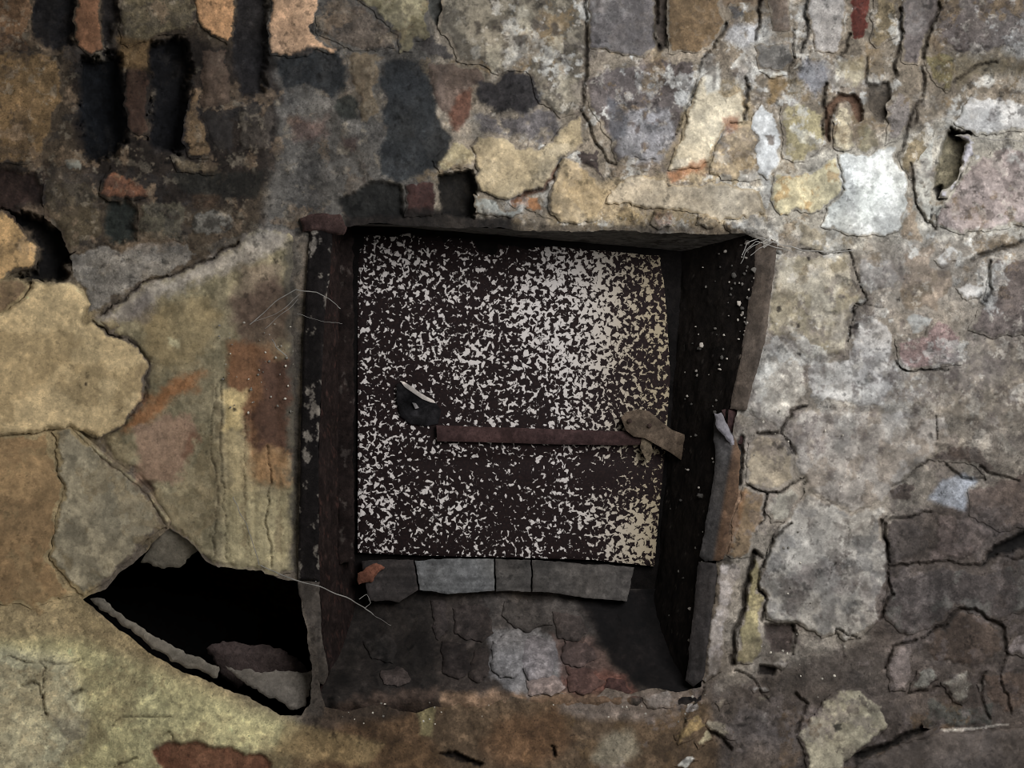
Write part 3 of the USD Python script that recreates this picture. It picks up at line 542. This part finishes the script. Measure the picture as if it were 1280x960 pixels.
# ---------------------------------------------------------------- the recess
def sheet(A, B, nu, nv, colf, mat, name, bump=2.5, parent=None, normal=(0, -1, 0), kind=None, label=None, seed=0):
    """ruled sheet between two 3D polylines A (front) and B (back)"""
    def res(L, n):
        L = np.asarray(L, float); s = np.concatenate([[0], np.cumsum(np.linalg.norm(np.diff(L, axis=0), axis=1))]); t = np.linspace(0, s[-1], n)
        return np.stack([np.interp(t, s, L[:, k]) for k in range(3)], -1)
    A, B = res(A, nu), res(B, nu); t = np.linspace(0, 1, nv)[:, None, None]
    P = A[None] * (1 - t) + B[None] * t
    U, V = np.meshgrid(np.linspace(0, 1, nu) * np.linalg.norm(A[-1] - A[0]) * 1000, np.linspace(0, 1, nv) * np.linalg.norm(B[0] - A[0]) * 1000)
    P = P + np.asarray(normal) * (bump * fb(U, V, 30, 3, seed) + .5 * bump * fb(U, V, 8, 3, seed + 2))[..., None] / 1000
    i = np.arange(nu * nv).reshape(nv, nu); q = np.stack([i[:-1, :-1], i[:-1, 1:], i[1:, 1:], i[1:, :-1]], -1).reshape(-1, 4)
    f = np.vstack([q[:, [0, 1, 2]], q[:, [0, 2, 3]]])
    tri = P.reshape(-1, 3)[f]; nn = np.cross(tri[:, 1] - tri[:, 0], tri[:, 2] - tri[:, 0]).sum(0)
    if nn @ np.asarray(normal) < 0: f = f[:, ::-1]
    o = obj(name, P.reshape(-1, 3), f, colf(U.ravel(), V.ravel()).reshape(-1, 3), mat, parent, True, label)
    if kind: tag(o, None, None, None, kind)
    return o
def L3(s, d): p = pts(s); return P3(p[:, 0], p[:, 1], np.full(len(p), float(d)))
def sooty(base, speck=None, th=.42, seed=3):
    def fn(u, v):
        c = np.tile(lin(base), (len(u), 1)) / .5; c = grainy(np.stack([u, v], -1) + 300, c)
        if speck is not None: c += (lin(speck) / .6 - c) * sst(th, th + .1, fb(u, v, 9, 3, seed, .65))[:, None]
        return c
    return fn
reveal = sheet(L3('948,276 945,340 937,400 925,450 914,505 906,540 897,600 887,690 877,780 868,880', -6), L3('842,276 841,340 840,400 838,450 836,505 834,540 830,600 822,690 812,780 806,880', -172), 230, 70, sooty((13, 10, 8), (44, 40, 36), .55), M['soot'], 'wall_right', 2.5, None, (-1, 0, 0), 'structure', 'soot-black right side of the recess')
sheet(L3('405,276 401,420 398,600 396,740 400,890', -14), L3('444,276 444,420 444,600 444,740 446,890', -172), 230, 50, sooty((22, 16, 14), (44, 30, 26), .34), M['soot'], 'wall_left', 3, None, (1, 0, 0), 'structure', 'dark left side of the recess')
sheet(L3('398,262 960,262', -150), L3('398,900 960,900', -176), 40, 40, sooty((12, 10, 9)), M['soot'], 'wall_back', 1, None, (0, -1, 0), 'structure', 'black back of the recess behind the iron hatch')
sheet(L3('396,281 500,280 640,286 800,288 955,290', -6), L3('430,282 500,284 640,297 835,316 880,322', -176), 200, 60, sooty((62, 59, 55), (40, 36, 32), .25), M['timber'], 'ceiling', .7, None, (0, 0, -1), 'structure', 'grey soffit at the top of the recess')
# rubble slope at the bottom of the recess
FL = [((390, 735), (900, 735), (900, 895), (390, 895))]
def floor_depth(x, y): return -150 + 150 * np.clip((y - 742) / (872 - 742), 0, 1.0)**1.25 - 22 * sst(876, 905, y) - 26 * sst(775, 850, x) * sst(880, 800, y) - 30 * sst(520, 430, x) * sst(880, 800, y) + 9 * fb(x, y, 34, 3, 1, .6) + 3.5 * fb(x, y, 11, 3, 3)
o = dens(np.array([[392, 736], [896, 736], [886, 800], [874, 892], [840, 902], [400, 906], [396, 850]], float), 3)
v, f, ring = mesh2d(o, 2.4)
x, y = v[:, 0], v[:, 1]
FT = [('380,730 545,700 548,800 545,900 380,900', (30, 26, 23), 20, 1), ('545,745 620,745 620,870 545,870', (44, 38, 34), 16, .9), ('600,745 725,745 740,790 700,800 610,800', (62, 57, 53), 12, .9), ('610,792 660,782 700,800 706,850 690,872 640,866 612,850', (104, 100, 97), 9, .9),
      ('690,790 740,800 790,850 780,880 700,880', (80, 64, 57), 14, .9), ('716,742 900,720 900,880 826,876 790,850 748,806 734,770', (13, 10, 9), 16, 1), ('700,846 780,840 800,868 720,874', (92, 58, 48), 10, .6), ('548,868 700,866 790,872 790,900 548,900', (104, 84, 66), 12, .9), ('470,862 545,862 545,900 400,900', (62, 50, 42), 12, .8)]  # black wedge at the right: corner shade painted into the floor colour
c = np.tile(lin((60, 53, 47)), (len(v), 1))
c = stain_shade(v, c, [(pts(s), cc, so, a, 2.0, 0) for s, cc, so, a in FT])
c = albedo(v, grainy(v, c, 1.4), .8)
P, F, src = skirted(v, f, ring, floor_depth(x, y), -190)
floor = obj('floor', P, F, c[src], M['stone']); tag(floor, 'slope of sooty rubble at the bottom of the recess, with painted shade at the right', None, None, 'structure')
for s, H, col, lab in [('612,802 630,790 650,786 660,800 656,830 640,846 622,850 612,836', 12, (98, 94, 91), 'rounded pale grey stone in the rubble slope'), ('654,800 676,796 694,806 700,826 688,846 664,848 652,830', 12, (102, 96, 94), 'lumpy whitish stone in the rubble slope'),
          ('570,760 590,752 610,764 614,790 600,806 578,802 566,786', 10, (50, 43, 39), None), ('628,756 660,750 684,762 690,782 664,790 640,784 626,772', 10, (60, 55, 51), None), ('690,770 722,768 734,786 722,800 696,798', 9, (56, 49, 45), None),
          ('704,800 734,802 748,822 730,836 706,832', 10, (68, 56, 51), None), ('660,848 690,846 706,860 690,872 664,868', 9, (110, 98, 92), None), ('708,836 740,838 756,852 738,866 710,862', 9, (78, 58, 51), None), ('552,800 580,806 588,836 572,850 552,840', 9, (40, 34, 31), None), ('590,812 606,812 610,842 596,856 584,846', 8, (48, 41, 37), None),
          ('760,846 784,850 790,866 770,872 754,862', 8, (60, 42, 38), None), ('540,750 556,748 560,786 548,800 540,790', 8, (46, 40, 37), None), ('452,800 480,792 500,806 492,826 464,826', 8, (36, 32, 29), None), ('474,838 500,832 514,848 498,862 476,858', 8, (58, 50, 46), None)]:
    slab('stone', pts(s), H, col, floor, M['stone'], lab, depth=floor_depth, clip=False, stains=False, light=.85, e=7, back=-16, amt=1.3, w=1.0, rough=1.4)

# ---------------------------------------------------------------- the cavity behind the hole at the lower left
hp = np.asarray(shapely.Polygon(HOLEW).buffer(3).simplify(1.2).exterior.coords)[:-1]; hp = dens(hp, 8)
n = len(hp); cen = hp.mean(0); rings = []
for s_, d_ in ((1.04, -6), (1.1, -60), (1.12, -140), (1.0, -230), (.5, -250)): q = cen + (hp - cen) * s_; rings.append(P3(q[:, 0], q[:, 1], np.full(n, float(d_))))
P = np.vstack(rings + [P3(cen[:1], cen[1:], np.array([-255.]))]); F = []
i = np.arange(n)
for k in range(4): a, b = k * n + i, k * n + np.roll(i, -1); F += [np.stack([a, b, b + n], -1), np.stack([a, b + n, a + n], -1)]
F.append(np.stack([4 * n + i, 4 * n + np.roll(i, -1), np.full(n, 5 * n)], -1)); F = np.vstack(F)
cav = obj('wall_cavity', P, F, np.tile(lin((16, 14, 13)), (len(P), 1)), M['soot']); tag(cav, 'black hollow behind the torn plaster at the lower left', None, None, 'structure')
slab('stone', pts('258,808 290,806 318,808 350,812 372,822 388,842 384,856 300,858 276,838'), 20, (54, 45, 42), cav, M['stone'], 'dim brown stone lying in the hollow', depth=lambda x, y: -95 + 0 * x, clip=False, stains=False, e=14, light=.7, back=-40)
slab('plaster_patch', pts('286,834 304,840 340,842 372,838 394,840 388,866 380,882 362,886 338,872 312,856'), 6, (88, 82, 74), cav, M['plaster'], 'grey plaster lip at the lower right of the hollow', depth=lambda x, y: -34 + .5 * (y - 842), clip=False, stains=False, light=.8)
slab('plaster_patch', pts('176,700 186,686 200,666 216,656 234,670 248,690 228,706 204,708 186,702'), 5, (88, 82, 71), cav, M['plaster'], 'grey plaster tongue hanging inside the top of the hollow', depth=lambda x, y: -14 - .5 * (y - 660), clip=False, stains=False, light=.8)
slab('plaster_patch', pts('112,750 124,748 150,770 190,796 212,804 240,818 276,834 272,846 235,834 194,812 156,786 126,764'), 5, (96, 90, 80), cav, M['plaster'], 'broken plaster edge along the underside of the hollow', depth=lambda x, y: -34 + 0 * x, clip=False, stains=False, light=.8, back=-20)

# ---------------------------------------------------------------- the iron hatch
def prism(s, d, th, bevel=1.5, lift=P3, step=4, hump=0):
    """a flat piece with rounded edges: outline in wall coordinates at front depth d, th mm thick"""
    o = dens(pts(s) if isinstance(s, str) else s, step); poly = shapely.Polygon(o).buffer(-bevel * .1)
    o = dens(np.asarray(poly.exterior.coords)[:-1], step); v, f, ring = mesh2d(o, step)
    de, _ = cKDTree(np.vstack(ring)).query(v)
    h = (d(v[:, 0], v[:, 1]) if callable(d) else d) - bevel * (1 - np.sqrt(np.clip(de / (bevel * 1.6), 0, 1))) + hump * fb(v[:, 0], v[:, 1], 20, 2, 3)
    bk = h[:sum(map(len, ring))] - th
    P, F, src = skirted(v, f, ring, h, bk, lift)
    P = np.vstack([P, lift(v[:, 0], v[:, 1], h.min() - th + 0 * h)]); F = np.vstack([F, f[:, ::-1] + len(P) - len(v)])
    return P, F, np.concatenate([src, np.arange(len(v))]), v
hatch = thing('iron_hatch', 'rusted dark iron hatch plate with white speckled paint inside the recess', 'hatch')
def tone(v, col, light=.85, amt=1.0): return albedo(v, grainy(v, np.tile(lin(col), (len(v), 1)), amt), light)
pn = {"d": ("attribute", {"attribute": "speck"}), "c": ("attribute", {"attribute": "Cd"}), "g": ("geometry", {}),
      "n": ("noise_texture", {"scale": 150.0, "detail": 2.0, "roughness": .55, "distortion": .6}), "nb": ("noise_texture", {"scale": 16.0, "detail": 3.0}), "nr": ("noise_texture", {"scale": 300.0, "detail": 4.0}),
      "s1": ("math", {"math_type": "multiply_add", "value2": .30, "value3": -.15}), "s2": ("math", {"math_type": "add"}), "s3": ("math", {"math_type": "add"}),
      "w": ("map_range", {"from_min": .555, "from_max": .60, "to_min": 0.0, "to_max": 1.0, "clamp": True}),
      "rust": ("rgb_ramp", {"ramp": [(0, (.007, .0045, .0045)), (.5, (.015, .0095, .009)), (1, (.034, .018, .015))]}),
      "x": ("mix", {}), "b": ("bump", {"strength": .6, "distance": .0012}), "bi": ("math", {"math_type": "multiply_add", "value2": .5}), "p": ("principled_bsdf", {"roughness": .75, "specular_ior_level": .08})}
speck_mat = usdkit.material(stage, '/World/Looks/speckled_rusty_iron', pn, [("g.position", "n.vector"), ("g.position", "nb.vector"), ("g.position", "nr.vector"), ("nb.fac", "s1.value1"), ("n.fac", "s2.value1"), ("s1.value", "s2.value2"),
    ("s2.value", "s3.value1"), ("d.fac", "s3.value2"), ("s3.value", "w.value"), ("nr.fac", "rust.fac"), ("w.result", "x.fac"), ("rust.color", "x.color1"), ("c.color", "x.color2"), ("x.color", "p.base_color"),
    ("nr.fac", "bi.value1"), ("w.result", "bi.value3"), ("bi.value", "b.height"), ("b.normal", "p.normal")], surface="p.BSDF")
def plate_depth(x, y): return -152 + 2.0 * fb(x, y, 120, 2, 2) - 5 * np.exp(-((y - 588 + .02 * x) / 10)**2) * sst(447, 560, x) - 3 * np.exp(-((y - 578) / 3)**2) * sst(520, 450, x)
P, F, src, v = prism('447,284 520,290 640,301 740,311 827,318 834,400 838,470 832,560 824,640 818,708 740,700 640,697 540,695 447,691', plate_depth, 5, 1.5, step=3.2)
x, y = v[:, 0], v[:, 1]
dn = .004 + (.085) * sst(130, 20, np.hypot((x - 735) / 1.1, y - 405)) + .035 * sst(60, 10, np.hypot((x - 500), y - 305)) + .05 * sst(90, 20, np.hypot((x - 800) / .9, (y - 670))) + .02 * sst(60, 20, np.hypot(x - 465, y - 640)) \
     - .05 * sst(70, 20, np.hypot((x - 520) / 1.2, y - 512)) - .045 * np.exp(-((y - 588 - .03 * (x - 640)) / 22)**2) * sst(480, 540, x) - .02 * sst(540, 640, y) * sst(760, 700, x) * sst(470, 560, x) - .03 * sst(470, 530, x) * sst(610, 530, x) * sst(330, 300, y)
sc = lin((196, 188, 181)) * (1 - sst(690, 830, x))[:, None] + lin((160, 146, 120)) * sst(690, 830, x)[:, None]
sc = albedo(v, sc, .95); obj('plate', P, F, sc[src], speck_mat, hatch, 40 and True, None, {"speck": dn[src]})
P, F, src, v = prism('545,531 600,533 700,536 780,539 812,541 814,556 780,557 700,556 600,553 546,552', -134, 8, 4, step=3.2)
obj('locking_bar', P, F, tone(v, (58, 43, 41), .8)[src], M['iron'], hatch, True, 'plain maroon iron bar across the plate')
P, F, src, v = prism('776,522 782,515 798,511 812,514 826,526 840,537 856,543 872,545 875,556 872,576 866,583 852,576 838,566 820,556 806,548 792,546 782,538', lambda x, y: -124 + .1 * (x - 780), 7, 2.5, step=2.4)
obj('latch_handle', P, F, tone(v, (82, 70, 58), .7)[src], M['iron'], hatch, True, 'bent flat iron latch at the right end of the bar')
P, F, src, v = prism('802,546 812,546 816,562 812,578 806,572 800,560', -130, 5, 2, step=2.2)
obj('latch_tail', P, F, tone(v, (84, 74, 60), .7)[src], M['iron'], hatch)
P, F, src, v = prism('496,480 502,477 522,488 545,503 552,513 548,530 532,533 512,530 500,520 495,500', lambda x, y: -144 + 6 * sst(22, 0, np.abs(y - 480 - .55 * (x - 498))), 10, 3, step=1.6, hump=2.5)
obj('hinge_lug', P, F, tone(v, (26, 25, 26), .75, 2)[src], M['iron'], hatch, True, 'blue-black iron lug at the left of the plate')
P, F, src, v = prism('500,476 505,477 516,484 524,490 534,496 542,500 545,504 538,503 528,499 516,491 506,484', -135, 3, 1.2, step=1.3, hump=1)
obj('flake_or_highlight', P, F, tone(v, (186, 178, 170), .85)[src], M['lime'], hatch, True, 'white flake along the upper edge of the lug')
P, F, src, v = prism('515,503 520,504 524,510 519,511', -137, 3, 1, step=1.3); obj('flake_or_highlight', P, F, tone(v, (120, 116, 114), .85)[src], M['lime'], hatch)  # small highlight on the lug, modelled as a pale chip
for q, (px, py) in enumerate([(787, 526), (812, 532), (858, 562)]):
    s_ = trimesh.creation.icosphere(2, .0032); s_.vertices *= [1, .6, 1]; vv = s_.vertices + P3(np.array([px]), np.array([py]), np.array([-119. + .1 * (px - 780) * 1]))[0]
    obj('rivet', vv, s_.faces, np.tile(lin((60, 48, 42)), (len(vv), 1)), M['iron'], hatch)

# ---------------------------------------------------------------- frame, jamb boards, sill
def woody(light=.9, ang=0, a=.35, seed=2, flake=None, th=.2):
    def fn(v, c):
        u = v[:, 0] * math.cos(ang) - v[:, 1] * math.sin(ang); t = v[:, 0] * math.sin(ang) + v[:, 1] * math.cos(ang)
        c = c * (1 + a * fb(u / 1.0, t / 14, 5, 3, seed))[:, None]
        if flake is not None: c += (lin(flake) - c) * (.9 * sst(th, th + .12, fb(v[:, 0], v[:, 1] / 1.8, 9, 4, seed, .65)))[:, None]
        return c
    return fn
fr = thing('iron_post', 'dark rusty iron upright with flaking white paint left of the hatch', 'post')
slab('angle_strip', pts('388,287 402,284 416,286 413,330 406,400 400,500 398,600 398,690 400,726 373,726 375,600 378,450 384,330'), 6, (22, 19, 18), fr, M['iron'], None, depth=lambda x, y: 5 + 0 * x, w=.25, clip=False, stains=False, back=-30, grain=woody(flake=(108, 101, 92), th=.27), e=2.5, rough=.5, light=.9)
slab('cap', pts('374,272 398,266 424,268 434,282 428,292 412,290 390,290 376,290'), 9, (62, 47, 43), fr, M['iron'], None, depth=lambda x, y: 6 + 0 * x, w=.6, clip=False, stains=False, back=-26)
slab('inner_strip', pts('422,300 440,296 442,420 440,560 444,700 424,706 420,600 414,500 418,400'), 4, (24, 18, 16), fr, M['iron'], None, depth=lambda x, y: -96 + 0 * x, w=.6, clip=False, stains=False, back=-30, grain=woody(flake=(52, 46, 42), th=.34, seed=4), light=.7)
post = slab('timber_post', pts('372,727 400,727 401,760 403,800 410,846 404,858 392,852 386,800 378,760'), 5, (62, 56, 50), None, M['timber'], None, depth=lambda x, y: 2 + 0 * x, w=.4, clip=False, stains=False, back=-22, grain=woody(), light=.9)
tag(post, 'short grey post stub under the rusty iron upright, right of the black hollow', 'post')
jm = dict(w=.35, clip=False, stains=False, back=-34, rough=.7, step=2.0)
j1 = slab('jamb_board', pts('946,300 958,294 972,302 966,360 958,420 946,466 934,512 912,510 922,456 934,400 942,345'), 3, (84, 74, 65), None, M['timber'], None, depth=lambda x, y: 10 - .95 * np.clip(956 - (y - 300) * .16 - x + 14, 0, 40), grain=woody(ang=.15), light=1.0, **jm)
tag(j1, 'upper bevelled grey-brown board of the right jamb', 'jamb board')
j2 = slab('jamb_board', pts('892,519 902,517 910,530 922,556 925,566 922,620 912,660 904,700 882,702 874,696 884,640 894,580'), 4, (60, 57, 55), None, M['timber'], None, depth=lambda x, y: 4 - .8 * np.clip(918 - (y - 540) * .1 - x, 0, 40), grain=lambda v, c: woody(ang=.12)(v, c + (lin((98, 74, 54)) - c) * (.75 * sst(-3, 4, v[:, 0] - (918 - (v[:, 1] - 540) * .17 + 1)) * sst(530, 560, v[:, 1]))[:, None]), light=1.0, **jm)
tag(j2, 'middle board of the right jamb, charcoal with an orange-brown outer edge', 'jamb board')
j3 = slab('jamb_board', pts('874,702 897,704 894,730 888,780 880,850 868,858 858,850 864,780'), 4, (48, 44, 42), None, M['timber'], None, depth=lambda x, y: -2 - .8 * np.clip(888 - (y - 740) * .1 - x, 0, 40), grain=woody(ang=.1), light=1.0, **jm)
tag(j3, 'lowest board of the right jamb, nearly black, beside the pale plaster strip', 'jamb board')
tip = slab('plaster_chip', pts('892,516 902,515 910,530 916,546 920,558 914,556 906,546 896,536'), 7, (112, 108, 110), None, M['lime'], None, depth=lambda x, y: 3 + 0 * x, w=.5, clip=False, stains=False, back=-8, light=.95)
tag(tip, 'pale grey chip stuck on the top of the middle jamb board', 'plaster chip')
notch = slab('jamb_end', pts('902,512 944,508 946,540 934,552 924,556 910,530'), 2, (58, 40, 38), None, M['timber'], None, depth=lambda x, y: -14 + 0 * x, w=.4, clip=False, stains=False, back=-24, light=.9)
tag(notch, 'maroon-black broken board end in the notch of the right jamb', 'board end')
sill = thing('sill_boards', 'row of weathered grey boards under the speckled iron hatch', 'sill')
for s, col, d in [('520,700 618,698 618,738 560,742 524,738', (82, 81, 79), -138), ('620,698 664,699 664,740 620,739', (62, 59, 56), -140), ('666,699 792,710 784,752 740,748 700,742 666,740', (64, 60, 56), -137), ('452,700 518,699 522,738 500,752 460,750', (40, 36, 34), -142)]:
    slab('board', pts(s), 4, col, sill, M['timber'], None, depth=lambda x, y, d=d: d + .35 * (y - 700), w=.3, clip=False, stains=False, back=-18, grain=woody(ang=math.pi / 2, a=.5), light=.75, rough=.6)
rust = slab('rust_flake', pts('444,716 470,702 480,708 466,724 448,730'), 5, (84, 54, 42), None, M['iron'], None, depth=lambda x, y: -126 + 0 * x, w=.8, clip=False, stains=False, back=-12, light=.75)
tag(rust, 'reddish rust flake at the lower left corner of the hatch', 'rust flake')

# ---------------------------------------------------------------- crumbs on the sooty right side, cobwebs
rng = np.random.default_rng(5)
def blob(r, seed):
    s = trimesh.creation.icosphere(1, r); s.vertices *= (1 + .35 * np.random.default_rng(seed).uniform(-1, 1, (len(s.vertices), 1))) * np.random.default_rng(seed + 1).uniform(.6, 1.2, 3); return s
V, F, Cc, n = [], [], [], 0
def jamb_x(py): return np.interp(py, [276, 340, 400, 450, 505, 600, 690, 780, 860], [948, 945, 937, 925, 914, 897, 887, 877, 868])
for k in range(95):
    py = rng.uniform(290, 420) if k < 40 else rng.uniform(285, 600) if k < 80 else rng.uniform(600, 850); t = rng.beta(.9, 4.5) if k < 40 else rng.beta(1.1, 2.0); xf, xb = jamb_x(py), np.interp(py, [276, 505, 880], [842, 836, 806])
    a, b = P3(np.array([xf]), np.array([py]), np.array([-6.]))[0], P3(np.array([xb]), np.array([py]), np.array([-172.]))[0]
    s = blob(rng.choice([.0011, .0016, .0022, .0034], p=[.4, .33, .2, .07]), k); p_ = a + (b - a) * t
    V.append(s.vertices + p_ + [-.0012, 0, 0]); F.append(s.faces + n); n += len(s.vertices); Cc.append(np.tile(lin(rng.choice([70, 95, 125, 165]) * np.array([1, .95, .88])), (len(s.vertices), 1)))
cr = obj('plaster_crumbs', np.vstack(V), np.vstack(F), np.vstack(Cc), M['lime'], reveal); tag(cr, 'pale plaster crumbs caught on the soot-black right side of the recess', None, None, 'stuff')
V, F, Cc, n = [], [], [], 0
for k in range(120):
    px, py = rng.choice([(rng.uniform(400, 900), rng.uniform(868, 905)), (rng.uniform(940, 1080), rng.uniform(500, 900)), (rng.uniform(270, 372), rng.uniform(400, 520))])
    s = blob(rng.choice([.0007, .0010, .0014]), k); V.append(s.vertices + P3(np.array([px]), np.array([py]), np.array([broad(np.array([px]), np.array([py]))[0] + 8]))[0]); F.append(s.faces + n); n += len(s.vertices)
    Cc.append(np.tile(lin(rng.choice([120, 160, 200]) * np.array([1, .96, .88])), (len(s.vertices), 1)))
cr = obj('lime_grit', np.vstack(V), np.vstack(F), np.vstack(Cc), M['lime'], wall); tag(cr, 'scattered specks of lime grit clinging to the wall face', None, None, 'stuff')
web = usdkit.material(stage, '/World/Looks/cobweb', {"n": ("noise_texture", {"scale": 90.0}), "r": ("rgb_ramp", {"ramp": [(.3, (.16, .15, .13)), (.7, (.3, .28, .25))]}), "p": ("principled_bsdf", {"roughness": .9})}, [("n.fac", "r.fac"), ("r.color", "p.base_color")], surface="p.BSDF")
def strands(name, label, lines, cat='cobweb'):
    t = UsdGeom.Xform.Define(stage, path_of(name)).GetPrim(); tag(t, label, cat)
    for pl, r in lines:
        p = np.array(pl, float); s = np.linspace(0, 1, 26); k = np.linspace(0, 1, len(p)); q = np.stack([np.interp(s, k, p[:, j]) for j in range(3)], -1)
        q[:, :2] += np.stack([fb(q[:, 0], q[:, 1], 14, 2, 1), fb(q[:, 0], q[:, 1], 14, 2, 3)], -1) * 2
        X = P3(q[:, 0], q[:, 1], q[:, 2])
        tg = np.gradient(X, axis=0); tg /= np.linalg.norm(tg, axis=1, keepdims=True); a = np.cross(tg, [0, 1, 0.01]); a /= np.linalg.norm(a, axis=1, keepdims=True); b = np.cross(tg, a)
        an = np.arange(5) / 5 * 2 * math.pi; rr = .7 * r * (.7 + .7 * vn(s * 9, s * 0 + p[0, 0], 2))
        VV = (X[:, None] + rr[:, None, None] * (np.cos(an)[None, :, None] * a[:, None] + np.sin(an)[None, :, None] * b[:, None])).reshape(-1, 3)
        i, j = np.meshgrid(np.arange(25), np.arange(5), indexing='ij'); q4 = np.stack([i * 5 + j, i * 5 + (j + 1) % 5, (i + 1) * 5 + (j + 1) % 5, (i + 1) * 5 + j], -1).reshape(-1, 4)
        usdkit.mesh(stage, path_of('strand', t), (VV, q4), web, True)
    return t
strands('cobweb', 'dusty cobweb strands stretched from the rust-stained panel to the top of the iron upright', [([(312, 406, 16), (344, 378, 18), (370, 362, 20), (396, 366, 22), (420, 380, 16), (426, 386, 14)], .0007), ([(316, 402, 15), (350, 390, 18), (376, 366, 19)], .0004), ([(330, 410, 15), (360, 386, 18), (372, 374, 19)], .0004), ([(340, 424, 15), (346, 434, 16), (358, 446, 15)], .0007), ([(370, 392, 20), (400, 402, 20), (428, 404, 18)], .0003)])
strands('cobweb', 'long sagging cobweb across the top of the black hollow and the post stub', [([(326, 706, 18), (350, 718, 18), (376, 728, 18), (404, 734, 14), (430, 746, 2), (454, 758, -20), (466, 768, -40)], .0009), ([(290, 622, 16), (310, 660, 17), (324, 706, 17)], .0006), ([(466, 768, -40), (490, 782, -70)], .0004), ([(448, 748, -20), (458, 742, -24), (464, 752, -26), (456, 760, -22)], .0005)])
strands('cobweb', 'matted cobweb on the upper right corner of the opening, over the jamb', [([(928, 318, 0), (934, 302, 6), (952, 296, 15), (974, 304, 17), (1000, 312, 18), (1040, 316, 18), (1066, 314, 18)], .0008), ([(932, 312, 2), (946, 300, 14), (968, 308, 17), (990, 314, 18)], .0006), ([(926, 330, -4), (932, 314, 6), (942, 306, 12), (960, 298, 16)], .0006), ([(938, 320, 8), (950, 310, 14), (972, 298, 18)], .0005)])
strands('cobweb', 'single taut cobweb thread in front of the pinkish plaster at the right', [([(1214, 170, 30), (1242, 174, 30), (1290, 176, 30)], .0005)])
